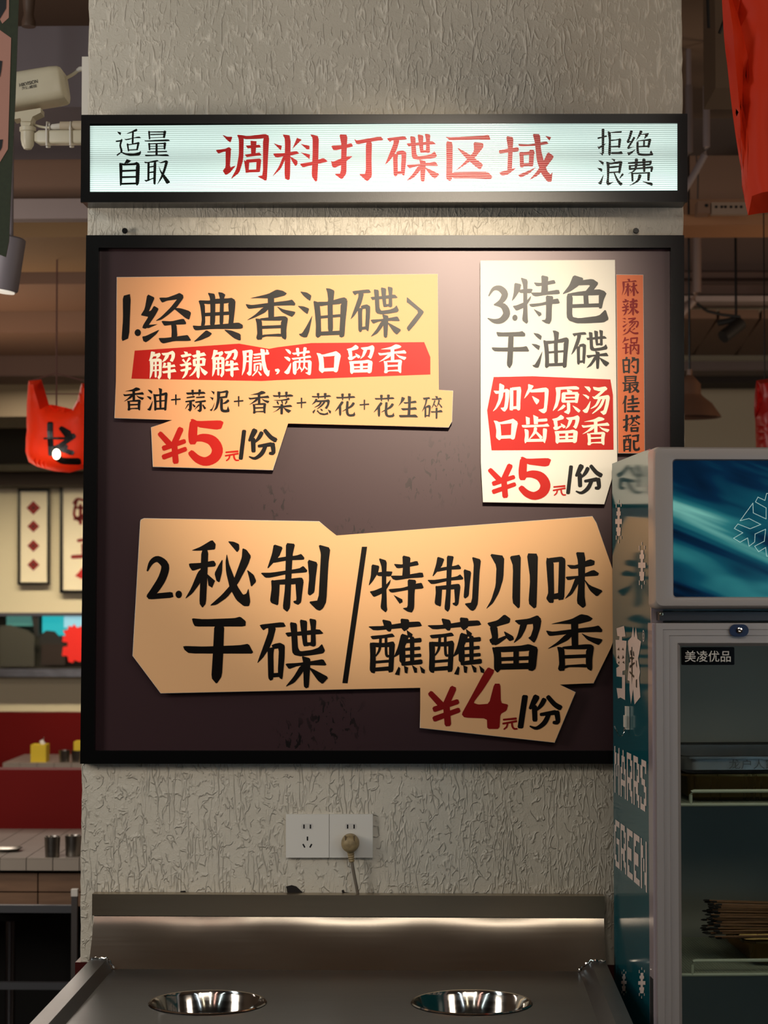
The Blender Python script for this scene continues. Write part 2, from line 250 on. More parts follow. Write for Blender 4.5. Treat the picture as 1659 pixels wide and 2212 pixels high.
# ---------------------------------------------------------------- brush lettering
GL = {}
GTXT = '''
香|#75,145 245,105 320,65 375,75 415,100 395,120 300,145 240,145 150,143;#42,195 100,205 250,185 420,165 460,155 490,190 485,210 440,208 300,212 180,228 75,240 60,230;270,130,58 273,320,52;#50,345 130,290 200,225 255,215 255,235 215,275 120,320;#320,215 385,245 490,265 485,285 460,312 430,300 370,270;#130,325 165,328 190,345 195,480 190,515 150,518 138,500 148,460 142,370;#165,325 350,305 400,305 425,325 370,345 190,345;#360,345 425,320 410,420 410,500 400,518 370,500 358,460;190,405,28 365,398,28;#188,472 360,460 370,490 300,487 225,487 188,500
油|#538,83 600,92 640,120 628,168 600,150 565,118;#515,210 570,215 620,235 605,287 570,262;#527,460 555,455 590,400 648,292 640,340 620,440 600,490 570,492 540,478;#765,55 800,57 842,75 835,150 826,200 830,440 785,445 780,200 785,150 778,90;#655,165 700,178 712,200 722,300 725,450 720,480 695,497 675,480 678,380 668,260;#690,175 780,175 900,140 930,135 957,155 895,195 780,205 712,215;#895,195 957,155 953,220 940,340 930,480 905,493 885,485 885,440 893,300;715,312,25 893,297,25;720,457,35 890,450,38
碟|#1000,80 1150,62 1168,95 1045,102 1025,118 1010,100;#1055,95 1105,98 1085,180 1060,240 1020,300 985,335 1000,290 1035,190 1055,130;#1050,235 1095,225 1088,270 1090,400 1085,440 1068,448 1055,430 1052,300;#1075,215 1095,205 1130,198 1160,215 1158,300 1145,440 1125,430 1115,390 1122,235 1088,240;1085,412,28 1130,408,28;#1160,132 1250,125 1375,108 1405,140 1300,148 1200,155 1178,160;#1190,62 1235,70 1238,150 1242,230 1255,255 1330,245 1370,230 1392,205 1412,250 1400,268 1330,280 1260,288 1220,280 1205,260 1200,150;#1252,45 1300,55 1298,130 1300,195 1310,205 1310,220 1275,222 1262,130;#1312,38 1358,48 1352,130 1355,215 1340,225 1312,215 1322,190 1322,100;1290,207,22 1345,205,22;#1160,335 1250,330 1330,318 1400,305 1424,348 1330,345 1240,350 1185,372;#1265,285 1320,300 1318,370 1310,490 1292,498 1278,485 1275,380 1275,330;#1160,490 1215,420 1255,350 1300,348 1260,410 1220,460;#1305,355 1345,375 1435,425 1395,470 1365,445
>|#1488,135 1540,180 1640,262 1635,280 1570,365 1505,438 1485,405 1535,340 1595,265 1500,190 1487,185
经|#365,255 438,290 410,355 375,440 345,475 300,465 340,400;#345,475 330,465 340,435 400,420 430,370 478,400 440,470 360,590 345,600 315,590 325,560 375,480;#335,590 350,562 465,553 380,592;#315,675 350,670 485,605 455,650 380,715 350,733 325,720;#480,290 560,290 640,260 680,243 715,265 718,300 640,310 560,320 510,340 495,320;#660,300 718,295 650,390 570,460 500,510 443,522 500,480 590,390;#610,390 690,395 770,420 793,440 775,510 740,495 650,420;#500,520 600,525 720,497 745,540 740,555 600,560 530,570;#597,545 650,555 660,680 600,690 603,620;#473,690 540,690 720,665 760,660 795,715 760,720 630,720 520,745 495,730
典|#870,315 935,345 940,560 895,575 905,500 888,370;#870,315 980,318 1040,300 1170,295 1200,290 1240,315 1170,345 935,355;#1165,340 1240,315 1235,400 1215,570 1165,570 1175,480;#962,240 1030,250 1040,290 1037,560 985,570 990,400 985,290;#1065,233 1110,240 1140,260 1125,300 1118,560 1080,565 1085,300;930,458,35 1170,443,35;#813,565 880,570 1150,548 1270,535 1312,560 1312,590 1285,600 1000,600 845,615 825,600;#820,730 895,660 950,610 1008,645 980,675 900,710;#1120,605 1200,615 1290,650 1293,710 1275,715 1220,690
1|#118,275 195,255 178,690 105,722 120,500
.|@0,0,30
特|#225,320 270,330 262,370 230,420 207,445 220,390;#250,368 310,360 345,362 335,390 260,388;#265,285 312,300 308,400 312,560 315,580 305,595 275,570 283,500 283,340;#213,475 240,470 300,445 335,405 330,430 300,480 245,505 235,505;#350,318 400,322 485,300 495,325 440,335 370,345;#400,270 447,280 443,330 445,400 398,400 403,340;#332,385 400,385 515,365 523,395 440,400 365,412 345,405;#320,462 400,455 480,430 510,425 523,458 440,465 345,482 330,478;#430,405 480,410 470,480 468,570 455,595 430,590 400,570 430,565 432,480;#350,495 400,520 402,535 385,545
制|#1138,268 1208,290 1180,360 1085,462 1125,340;#1135,378 1200,365 1310,352 1345,340 1370,370 1365,385 1240,390 1130,410;#1230,258 1300,265 1280,350 1270,560 1262,745 1240,778 1205,750 1222,600 1228,400;#1037,482 1120,482 1330,450 1360,430 1392,465 1385,480 1250,490 1110,520 1075,520;#1118,535 1185,550 1180,640 1172,730 1120,710 1110,690 1122,600;#1130,540 1230,530 1350,517 1365,545 1300,570 1170,572;#1300,545 1365,540 1355,620 1345,705 1322,725 1290,710 1285,695 1310,690;#1392,382 1470,405 1455,520 1445,630 1410,655 1393,640 1405,520;#1475,270 1565,295 1550,420 1535,700 1510,750 1485,768 1460,760 1400,700 1475,690 1490,400 1493,340
色|#855,213 940,240 900,300 830,350 762,375 820,300;#890,260 1010,245 1060,280 1010,350 950,350 995,295 880,300;#800,370 870,355 1060,330 1105,345 1125,370 1060,380 850,385;#800,370 850,385 845,530 850,560 900,570 1060,550 1115,495 1142,580 1100,605 960,612 880,612 820,590 800,560;#1060,370 1125,360 1100,420 1085,490 1060,490;955,380,40 960,470,40;845,470,30 1075,462,32
干|#510,832 600,840 830,832 875,820 918,855 915,895 720,895 535,895 520,870;#680,880 755,880 748,1080 738,1265 697,1327 657,1280 670,1080;#443,1040 600,1045 870,1035 938,1023 978,1098 850,1098 490,1097 455,1070
秘|#510,318 580,290 668,237 695,270 690,310 640,315 560,320;#492,415 590,410 680,392 697,420 690,438 600,445 520,472 498,440;#587,315 640,315 632,520 622,715 595,748 572,715 578,540;#600,440 612,470 580,560 520,640 462,684 510,600 560,480;#627,490 690,545 668,597 640,580;#685,490 715,430 747,380 743,480 723,558 700,545;#778,340 795,420 830,510 860,590 900,650 925,640 940,598 955,700 945,735 905,735 850,690 800,600 772,480 768,400;#785,248 830,252 870,270 872,310 855,332 820,290;#895,300 925,312 960,360 940,420 860,570 780,670 700,725 648,732 740,650 820,560 865,440 890,370;#928,460 980,500 1000,550 960,592 945,520
2|170,470,12 200,405,35 250,380,48 305,430,60 285,520,62 230,610,58 180,668,42;#165,655 235,640 360,628 370,672 180,687
3|140,385,10 180,325,30 235,322,50 275,370,55 245,430,42 185,460,10;185,460,10 260,470,50 290,535,60 250,590,52 190,600,38 132,575,8
川|#905,260 990,272 985,400 960,480 925,540 883,575 915,520 940,440 945,330;#1020,275 1085,265 1082,400 1080,560 1070,570 1035,535 1040,330;#1118,258 1183,260 1180,400 1175,560 1160,570 1128,540 1138,400
味|#1230,280 1275,295 1278,480 1275,540 1250,540 1232,515 1245,480;#1240,285 1320,275 1342,290 1320,305 1270,310;#1305,285 1342,285 1340,400 1335,520 1298,525 1302,400;1265,505,30 1325,497,38;#1348,322 1400,325 1480,290 1508,300 1505,325 1400,345 1370,345;#1400,250 1455,252 1450,500 1458,555 1440,570 1405,540 1415,420 1412,300;#1340,390 1420,385 1500,350 1532,370 1525,385 1440,390 1355,412;#1335,520 1370,470 1400,390 1440,385 1410,440 1380,490;#1440,395 1480,440 1555,470 1520,505 1480,470
留|#890,660 950,645 990,610 1025,635 1020,660 950,680 935,690 905,680;#905,680 950,680 955,740 945,790 910,775 903,755 920,745;#920,762 1000,730 1005,745 950,785 915,785;#985,705 1040,735 1045,755 1020,765 1000,745;#1045,645 1130,635 1180,615 1203,640 1160,665 1075,672;#1085,650 1125,655 1110,700 1085,745 1040,778 1065,730;#1150,640 1203,640 1195,690 1175,750 1160,775 1125,745 1140,735 1155,690;#918,795 970,815 975,920 950,945 930,925 930,850;#920,798 1080,790 1130,780 1183,800 1130,820 960,828;#1130,810 1183,798 1170,920 1150,935 1125,930;1057,810,32 1057,915,32;965,867,22 1140,860,22;960,910,34 1140,905,36
蘸|#203,680 290,678 430,655 500,652 515,680 400,690 240,705;#285,640 335,650 345,680 335,710 320,710 300,690;#390,635 440,640 440,690 412,710 395,690;#218,735 300,728 345,720 360,740 280,750 230,755;277,745,16 272,810,16 250,850,8;308,745,16 310,840,16 325,850,14;#215,770 250,785 250,900 245,950 225,945 215,930 218,850;#220,772 300,775 350,765 360,785 340,798 245,800;#325,775 360,775 355,850 350,940 320,945 325,850;245,885,16 330,878,16;240,927,22 335,920,24;#395,720 440,735 420,790 385,840 350,860 375,800;400,790,35 402,880,35;#425,700 460,725 455,750 432,740;400,768,20 505,758,26;400,813,16 500,805,20;405,852,16 505,845,20;400,895,22 510,882,28;457,745,26 457,885,24;#358,955 380,910 390,920 385,960;#410,905 435,915 430,950 415,945;#455,900 485,920 485,945 470,945;#500,905 530,930 528,950 510,945
¥|485,1640,50 600,1760,60;695,1595,60 620,1760,60;630,1740,60 645,1920,60;520,1785,50 735,1715,45;520,1870,50 745,1790,45
5|#800,1505 825,1497 870,1520 1085,1512 1118,1530 1095,1595 1050,1605 870,1580;835,1530,75 825,1650,85 825,1735,72;840,1700,50 920,1685,80 1010,1715,100 1058,1800,105 1030,1880,100 950,1920,88 870,1895,76 805,1830,60
元|1140,1828,16 1262,1818,20;1135,1862,16 1265,1840,18;1180,1862,16 1170,1890,16 1145,1910,12;1220,1852,18 1225,1885,18 1242,1905,16 1270,1905,14
/|1320,1610,38 1290,1900,38
份|1430,1600,60 1400,1660,50 1370,1710,26;1410,1690,50 1415,1820,45;1500,1625,45 1470,1680,40 1415,1740,10;1530,1600,40 1590,1670,45 1645,1705,50;1465,1765,30 1600,1745,45;1610,1740,50 1620,1830,42 1580,1838,30;1540,1760,40 1500,1840,45 1430,1890,32 1370,1872,14
4|#870,950 895,915 935,935 870,1040 810,1120 840,1130 900,1125 930,1010 965,1010 968,1120 1010,1130 1000,1165 965,1185 960,1270 890,1270 888,1210 760,1205 743,1185 790,1100
解|#95,108 145,118 135,150 100,205 68,225 85,175;#120,145 165,135 195,125 210,145 195,175 155,195 160,165 110,170;#80,195 125,205 120,330 100,400 78,435 85,300;#90,200 185,190 220,205 215,225 120,235;#185,200 222,205 220,300 218,400 190,440 170,415 188,380;150,200,26 150,410,24;115,275,18 195,268,18;115,335,18 195,328,18;#215,130 290,125 350,100 378,130 330,145 240,160;#275,130 315,130 300,180 265,220 222,240 250,190;#335,125 378,130 375,180 350,235 315,220 335,180;#245,240 275,248 255,300 228,305;#240,285 370,262 385,290 250,305;#225,345 375,315 395,350 240,368;#285,235 330,240 325,330 328,420 315,440 290,415 293,330
辣|#480,105 525,115 530,140 500,148;#440,150 560,130 578,155 470,180 455,175;470,205,24 500,240,18;550,185,30 515,235,16;#430,262 560,235 575,265 450,285;#435,325 565,290 572,320 470,345 450,345;#500,240 535,240 535,330 520,380 490,415 458,430 490,370 500,310;#575,155 720,118 745,155 600,182;#625,93 675,100 670,200 668,400 655,430 630,405 635,200;#585,205 620,205 625,285 590,280;600,208,26 720,193,26;#695,180 740,195 730,270 700,275;600,272,26 725,262,28;#540,405 590,350 625,280 655,285 620,350 580,390;#670,280 700,310 768,355 730,395 690,350
腻|#1185,95 1235,110 1235,220 1215,330 1178,405 1190,300 1195,180;1210,112,28 1295,100,28;#1262,95 1310,95 1300,200 1292,390 1265,400 1235,370 1262,340;1220,170,18 1280,165,18;1215,228,18 1280,225,18;#1305,140 1400,125 1500,115 1500,145 1420,150 1330,160;#1395,75 1450,85 1450,200 1470,300 1490,340 1508,330 1500,400 1480,408 1440,360 1415,260 1405,150;#1465,80 1490,95 1490,130 1465,120;1320,186,16 1390,178,16;1315,224,18 1405,215,18;1330,265,22 1330,340,22;1325,262,20 1400,250,22;1402,255,24 1400,330,24;1365,285,18 1355,340,18 1305,400,12;1375,350,14 1405,392,22
,|#1570,320 1610,312 1628,335 1610,370 1580,382 1598,350 1575,345
满|#92,100 140,108 168,140 160,170 130,150;#78,198 130,200 160,225 150,262 115,238;#80,395 115,360 168,268 165,330 145,410 120,420 100,412;#175,150 280,140 390,118 400,150 290,160 200,175;245,95,40 255,185,28;340,88,42 325,185,26;#172,215 280,205 400,180 418,210 300,222 190,240;#185,262 235,270 235,400 218,430 190,410;210,264,24 400,255,28;#375,245 422,255 412,400 405,430 385,430 338,400 375,395;275,215,22 268,320,20 240,370,8;330,215,22 325,330,20 290,390,8;268,320,16 300,368,20;330,320,18 365,358,20
口|#480,158 530,165 565,205 575,340 570,390 550,405 510,370 515,280 500,200;#490,165 560,180 690,145 720,135 780,180 690,195 565,205;#700,190 780,180 760,270 740,380 720,397 690,385 695,300;#565,345 700,338 695,380 570,385
加|#40,150 110,155 220,125 250,150 150,185 70,195;#118,52 185,85 175,150 165,230 130,320 80,390 30,425 70,360 105,270 115,150;#195,135 252,140 245,250 225,380 190,425 165,415 130,375 180,370 195,260;#255,110 300,130 300,350 295,410 250,405 255,300;280,130,38 390,120,40;#345,110 405,120 392,300 390,400 365,412 340,390;290,375,35 360,370,38
勺|#498,62 575,88 540,140 500,200 445,260 470,190 500,120;#530,140 680,115 735,110 768,135 710,170 525,175;#715,130 770,135 755,300 740,420 710,448 680,440 628,400 705,385 715,250;#545,215 645,270 640,300 610,335 580,290
原|#862,105 940,100 1130,88 1172,110 1165,135 1000,130 900,140;#862,105 930,115 925,240 890,360 825,425 865,300 875,180;#1010,130 1050,140 1085,155 1060,175 1020,175;#945,175 995,195 990,290 960,310 940,290;960,187,34 1150,182,34;#1115,170 1172,190 1150,310 1120,310;985,242,22 1130,238,22;970,292,28 1135,288,32;#1010,305 1055,310 1055,420 1035,460 1010,450 970,430 1015,400;#965,330 1000,350 960,390 885,420 930,370;#1080,340 1140,370 1190,410 1165,440 1120,400
汤|#1243,95 1310,100 1330,130 1315,172;#1220,198 1270,205 1310,230 1300,265;#1220,410 1265,380 1330,275 1310,380 1285,440 1250,440;#1355,100 1430,112 1520,95 1548,125 1530,150 1440,160 1370,140;1505,140,36 1440,200,34 1385,240,28;#1345,225 1400,235 1560,205 1580,240 1530,262 1400,262 1370,260;1445,255,38 1400,340,28 1330,385,8;1500,255,34 1450,360,34 1350,450,10;#1530,225 1580,235 1560,350 1530,450 1495,470 1450,425 1495,410 1520,320
齿|#468,490 520,510 520,590 475,595;#565,470 630,500 625,590 575,590;615,543,34 740,535,38;#412,600 520,600 700,595 750,580 780,620 650,625 430,635;#450,648 505,665 505,790 460,840 450,800 460,730;#690,640 745,650 735,770 715,838 690,810;480,800,36 715,795,38;595,640,42 580,700,36 510,785,8;600,690,26 670,765,40
蒜|#870,105 1000,100 1110,92 1137,122 1000,128 890,135;960,75,35 965,145,12;1055,72,38 1045,145,12;885,175,18 985,160,22;870,228,20 985,212,24;#915,225 955,225 950,330 930,362 895,335 915,320;905,260,18 865,325,6;965,265,16 990,295,26;1010,172,18 1115,165,24;1000,235,20 1130,218,26;#1050,230 1085,230 1082,350 1055,370 1020,345 1050,330;1045,270,20 990,330,6;1095,270,16 1125,320,30
泥|#1205,88 1255,105 1245,143;#1190,170 1240,180 1230,218;#1187,340 1220,320 1258,235 1245,290 1215,358;#1282,95 1340,100 1420,80 1443,110 1340,120 1300,125;#1285,95 1330,110 1320,230 1290,320 1235,360 1265,300 1285,200;1420,100,35 1405,175,30;1320,180,24 1410,168,28;1435,215,34 1395,245,28 1360,255,8;1345,200,38 1345,320,38 1370,352,36 1430,352,34;#1410,345 1430,285 1450,345 1445,370
+|675,205,20 800,195,22;738,135,22 738,272,16
菜|#360,110 490,115 600,98 637,115 630,132 490,135 380,135;450,75,38 455,150,12;545,72,38 545,145,12;#370,180 470,175 545,160 570,142 592,165 560,185 430,190;425,200,24 440,235,18;485,190,22 495,225,14;550,195,26 530,235,14;#358,262 480,258 600,240 628,270 480,280 375,280;485,240,38 482,365,34;#450,280 480,280 430,320 360,350 410,320;#500,275 610,320 575,355 540,330
葱|#880,120 1000,122 1110,105 1143,130 1000,142 890,140;965,88,36 970,155,12;1058,88,40 1055,160,14;945,165,30 925,200,24 888,235,6;#935,180 1060,175 1100,165 1120,185 1110,240 1080,300 1050,285 1080,240 1085,200 940,205;1005,195,26 980,240,22 920,275,6;1050,200,26 1010,250,22 950,300,6;#890,335 925,300 930,315 905,362;#945,325 960,310 985,345 1050,360 1080,348 1090,335 1100,370 1040,382 990,372;#990,290 1020,300 1028,325 1005,320;#1090,300 1135,325 1130,360 1110,350
花|#1203,130 1300,132 1440,118 1462,145 1300,152 1215,155;1290,95,38 1292,175,12;1380,92,38 1378,178,12;1290,200,34 1255,250,32 1195,325,6;#1240,250 1275,240 1275,370 1260,392 1245,370;1435,215,36 1400,260,30 1290,325,6;1355,195,32 1350,330,34 1375,378,32 1440,375,34;#1420,370 1448,330 1458,380
生|#720,155 790,185 760,240 650,350 700,260;#750,265 850,260 990,230 1010,270 990,280 850,290 780,295;#835,138 905,155 895,300 885,540 830,540 845,300;#700,380 850,378 990,355 1020,410 870,415 740,425;#662,510 850,510 990,500 1043,560 850,555 685,560
碎|#1140,180 1270,165 1285,200 1160,222;#1195,200 1235,205 1210,300 1175,390 1118,462 1150,380 1185,290;#1175,355 1210,345 1210,540 1190,572 1172,550;#1205,340 1265,315 1300,345 1275,550 1255,555 1248,520 1258,370 1205,375;1205,530,26 1265,524,28;#1380,145 1430,150 1435,190 1400,190;#1310,195 1400,195 1490,175 1520,215 1320,222;1375,235,28 1350,310,24 1310,390,6;1365,310,18 1400,350,24;1460,230,35 1440,300,24 1410,360,6;1455,290,18 1510,365,30;#1290,440 1400,442 1500,412 1533,460 1400,465 1310,470;1410,380,42 1408,580,34
麻|#235,90 300,85 310,150 270,150;#105,155 300,150 440,120 480,160 300,165 130,180;#110,165 175,175 165,350 95,515 130,350;190,290,28 310,265,28;250,205,55 255,510,46;240,290,28 200,420,24 160,485,8;300,330,20 320,390,36;330,290,28 475,245,36;395,190,55 400,505,50;385,290,28 360,380,22 315,450,8;420,290,15 470,400,30 500,440,56
烫|#105,1080 180,1065 200,1110;#115,1150 190,1155 175,1190;130,1290,46 240,1210,8;260,1090,32 440,1075,36;430,1085,36 280,1175,30;280,1185,32 460,1155,32 500,1175,36 495,1240,44 460,1300,44;370,1190,32 280,1280,8;435,1190,32 350,1290,28 290,1330,8;150,1395,46 195,1340,15;310,1330,46 240,1430,36 120,1495,8;420,1330,30 350,1380,8;300,1390,20 400,1450,40 500,1450,52
锅|180,1560,46 155,1630,36 110,1695,8;160,1630,28 265,1605,34;150,1720,25 250,1710,25;110,1825,25 275,1805,28;205,1720,46 195,1960,46;180,1960,36 265,1920,8;320,1580,42 330,1700,36;320,1580,38 490,1565,38;480,1570,42 460,1700,36;330,1690,28 460,1685,28;310,1740,46 315,1970,46;310,1755,36 520,1745,34;515,1745,46 510,1970,46;500,1970,36 455,1935,8;405,1690,44 395,1820,34 345,1900,8;400,1790,18 470,1890,28
的|190,65,50 165,120,25;110,110,34 130,400,42;110,125,38 250,115,34;240,110,46 235,400,42;140,245,24 235,235,24;130,378,38 240,372,30;#290,55 380,65 340,140 265,215 305,110;340,120,42 440,105,42;430,110,46 425,380,46;#315,375 390,380 445,370 420,415 390,430;#285,235 360,250 355,290 335,305
最|155,480,44 165,600,42;140,490,32 400,485,32;385,480,44 375,590,38;180,532,16 370,524,16;180,580,20 370,570,20;#88,615 250,615 430,600 465,635 250,640 110,650;155,650,38 155,790,38;255,640,48 255,840,46;170,692,18 240,684,18;170,744,18 240,736,18;125,800,38 290,755,22;290,675,24 430,655,32;425,665,38 370,770,36 285,840,8;300,690,10 370,750,38 440,820,64
佳|170,905,58 150,1000,46 95,1085,8;155,1000,44 155,1265,44;220,995,30 430,960,42;320,895,60 325,1080,46;205,1080,34 460,1055,42;215,1150,34 425,1130,42;325,1130,52 325,1245,46;200,1240,42 470,1240,40
搭|110,1425,34 225,1405,38;185,1315,56 180,1640,56;#130,1640 180,1640 210,1650 180,1690;115,1590,38 170,1550,38 240,1500,8;240,1390,28 460,1360,50;290,1325,46 310,1430,20;415,1325,56 390,1415,20;340,1400,46 300,1490,32 235,1545,8;350,1440,15 430,1490,30 455,1515,46;295,1545,24 395,1535,24;285,1590,48 290,1680,42;280,1603,28 440,1593,28;420,1590,46 415,1680,42;290,1668,36 420,1663,34
配|110,1790,28 275,1765,38;175,1790,22 170,1880,22 150,1960,8;220,1790,26 225,1930,22;130,1860,46 135,2110,42;120,1868,32 280,1853,32;265,1850,46 255,2110,46;150,2012,20 260,2002,20;140,2072,28 250,2062,28;305,1785,34 450,1760,38;430,1765,46 425,1890,42;330,1898,28 430,1892,32;340,1880,46 345,2030,48 375,2080,52 450,2072,46;#420,2060 455,2010 475,2070
调|#40,50 90,70 145,70 125,130 90,105;#-25,205 0,200 75,190 110,172 135,195 120,230 75,215 0,240;#75,200 130,200 118,380 182,355 120,430 75,455 45,410 75,375;#190,48 260,70 255,300 215,430 125,498 185,390 210,250 210,100;#190,48 300,65 480,42 520,65 450,90 260,95;#455,75 520,60 505,300 495,500 480,510 395,465 455,455;#280,160 420,150 435,178 300,188;#328,110 390,115 380,240 335,240;#270,250 420,228 440,255 290,275;#262,305 315,330 310,430 280,432;290,315,34 425,305,34;#390,300 438,300 425,420 385,425;300,414,28 410,410,28
料|#570,140 650,165 640,210;#795,85 840,105 750,195;#655,50 735,65 728,490 710,500 675,485 680,100;#562,240 680,235 790,215 820,240 740,258 590,280;#680,260 680,300 640,390 555,470 620,370 660,270;#725,265 800,310 800,345 780,365 750,320;#830,145 915,165 915,200 890,200;#830,228 920,250 915,295;#820,340 950,320 1050,282 1095,320 950,350 850,378;#920,50 1005,70 1000,300 990,510 970,515 935,460 945,250 945,90
打|#1133,160 1250,155 1335,135 1350,170 1160,210;#1215,50 1295,55 1285,250 1285,430 1240,490 1165,435 1230,430 1235,150;#1133,305 1150,318 1280,265 1350,262 1230,350 1170,375 1145,365;#1360,95 1385,110 1620,70 1650,105 1540,120 1385,150;#1475,120 1535,120 1530,300 1535,460 1488,510 1405,435 1475,435
区|#598,70 650,75 950,60 1010,50 1030,100 900,95 640,105;#605,110 668,120 665,400 660,475 640,490 605,470 608,300;#660,405 850,400 1000,400 1050,450 1030,470 850,465 660,465;#865,120 960,130 960,170 880,270 780,340 690,395 760,330 870,210;#705,170 800,220 960,330 930,385 880,350 780,260
域|1120,215,34 1290,190,42;#1180,65 1250,75 1240,250 1235,400 1190,400 1200,200;#1110,410 1180,390 1280,365 1200,430 1140,445;#1290,140 1400,145 1560,115 1585,140 1450,160 1310,165;1325,225,38 1330,355,38;1310,237,28 1440,223,36;1422,205,48 1415,345,42;1330,338,28 1420,335,28;#1290,435 1400,390 1465,360 1400,420 1320,460;#1430,45 1500,48 1510,200 1540,320 1570,400 1600,430 1618,405 1610,500 1570,500 1510,420 1470,300 1450,120;#1575,215 1635,260 1560,360 1480,440 1395,485 1470,400 1530,310;#1550,65 1605,75 1590,110
适|#95,195 210,225 195,295 150,270;70,455,32 190,440,38 230,405,38;220,420,58 185,560,48 215,680,56 215,740,58;#85,800 170,750 240,735 330,765 560,770 690,740 740,700 750,760 710,830 450,840 330,815 210,755 100,845;350,260,8 500,210,38 630,155,64;#290,385 340,400 700,325 760,375 560,375 340,435;530,210,52 520,500,52;380,520,48 410,710,38;400,547,28 680,502,46;680,490,60 640,680,46;420,684,32 650,674,32
量|980,150,52 995,370,40;970,168,32 1420,168,42;1410,150,76 1385,330,56;1020,245,32 1370,235,32;1010,335,22 1370,322,22;#858,400 900,412 1500,370 1560,430 870,440;985,490,52 995,680,42;960,507,32 1420,492,42;1410,480,72 1400,650,52;1185,500,56 1185,820,62;1010,575,22 1400,570,22;1000,645,22 1400,637,22;940,735,32 1460,720,38;#870,810 1100,815 1480,795 1540,855 1200,840 880,855
自|#360,935 490,975 400,1050 290,1060;#155,1030 250,1080 235,1600 195,1680 175,1640 165,1300;#155,1035 330,1060 570,1040 630,1005 720,1070 600,1105 240,1115;#610,1090 720,1070 700,1600 635,1670 600,1600;230,1260,56 630,1245,52;230,1430,56 630,1420,52;220,1610,56 630,1600,56
取|#845,1010 950,1020 1200,960 1240,1000 1120,1030 870,1060;965,1030,62 960,1520,56;#1100,1010 1175,1010 1155,1620 1130,1640 1090,1610;985,1160,38 1110,1140,38;985,1310,38 1110,1290,38;#845,1510 930,1510 1110,1440 1110,1470 930,1550 900,1565;#1220,1000 1280,1030 1440,970 1500,1020 1280,1060;1450,1010,76 1400,1200,66 1320,1420,56 1200,1630,8;#1230,1110 1290,1250 1400,1380 1550,1570 1450,1630 1350,1450 1270,1280
拒|90,340,38 315,285,42;225,100,72 220,740,58;#130,725 200,740 250,720 210,805;#75,550 110,570 310,475 230,560 110,635;#340,150 430,180 430,760 390,810 355,760 375,400;#400,180 560,160 715,150 700,200 430,205;#430,380 560,375 670,335 700,380 430,415;660,370,76 640,590,56;430,570,34 650,560,38;#430,715 640,710 700,680 750,770 430,770
绝|985,140,72 930,330,58 880,430,56;880,445,48 960,420,28;1055,320,58 980,450,52 890,600,48;890,600,48 1050,565,8;#865,715 940,710 1100,625 990,750 905,800;1235,150,76 1190,250,56 1110,390,8;#1220,225 1350,210 1440,195 1400,290 1310,360 1340,240 1220,250;1150,410,28 1480,375,48;1140,440,58 1145,680,62 1200,770,62 1400,782,58 1530,768,48;#1450,740 1490,655 1550,770;1460,370,76 1420,580,56;1310,400,48 1305,550,48;1170,565,38 1430,550,38
浪|#105,930 200,950 250,990 230,1065;#70,1120 180,1140 215,1170 200,1230 170,1220;#95,1520 150,1480 250,1280 195,1550 150,1560;#435,890 540,905 520,975;#305,960 400,1020 380,1400 380,1510 510,1490 350,1595 305,1520 330,1400 325,1100;#310,965 420,1000 660,945 725,990 600,1020 390,1050;680,970,82 640,1260,56;390,1120,42 640,1090,42;390,1250,42 640,1235,42;730,1290,58 650,1400,20;510,1260,30 600,1460,58 690,1560,86
费|890,1000,42 1480,955,56;1470,960,56 1450,1030,56;920,1075,44 1450,1035,42;930,1060,56 930,1160,56;920,1155,42 1510,1110,56;1500,1110,66 1480,1220,48;1100,895,86 1090,1080,66 1040,1200,40 890,1280,8;1290,895,86 1300,1220,56;970,1275,28 1440,1255,34;990,1260,58 1000,1480,48;1415,1260,72 1405,1460,58;1190,1320,86 1130,1470,58 920,1600,8;#1230,1475 1500,1520 1520,1560 1500,1610 1350,1540
龙|20,60,22 180,40,26;80,0,34 75,60,30 60,120,26 10,180,8;105,50,28 110,150,30 150,165,30 190,150,24;150,75,26 110,120,20;140,0,24 165,22,24
'''
def stroke_poly(spec):
    """a stroke in glyph units -> list of polygons"""
    if spec[0] == '#': return [pts(spec[1:])]
    if spec[0] == '@':
        x, y, r = [float(v) for v in spec[1:].split(',')]
        return [[(x+r*math.cos(a), y+r*math.sin(a)*1.1) for a in [k*math.pi/7 for k in range(14)]]]
    p = pts(spec); pp = [Vector((a, b, c)) for a, b, c in p]
    if len(pp) > 2: pp = smoothpath(pp, 4)
    d0 = (pp[1]-pp[0]).xy.normalized(); d1 = (pp[-1]-pp[-2]).xy.normalized()
    L = []; R = []
    s = pp[0]; e = pp[-1]
    seq = [(s.xy-d0*s.z*.22, s.z*.62)]+[(q.xy+(d0*s.z*.08 if i == 0 else (-d1*e.z*.08 if i == len(pp)-1 else Vector((0, 0)))), q.z) for i, q in enumerate(pp)]+[(e.xy+d1*e.z*.22, e.z*.62)]
    for i, (q, w) in enumerate(seq):
        t = (seq[min(i+1, len(seq)-1)][0]-seq[max(i-1, 0)][0])
        t = t.normalized() if t.length > 1e-6 else d0
        n = Vector((-t.y, t.x))*w/2
        L.append(tuple(q+n)); R.append(tuple(q-n))
    quads = []
    for i in range(len(L)-1): quads.append([L[i], L[i+1], R[i+1], R[i]])
    return quads
def soften(poly):
    """chamfer the corners of a traced outline a little, as a brush does"""
    out = []; n = len(poly)
    if n < 5: return poly
    for i in range(n):
        a = Vector(poly[i-1]); b = Vector(poly[i]); c = Vector(poly[(i+1) % n])
        k = min(.22, 0.22); out.append(tuple(b.lerp(a, k*.6))); out.append(tuple(b.lerp(c, k*.6)))
    return out
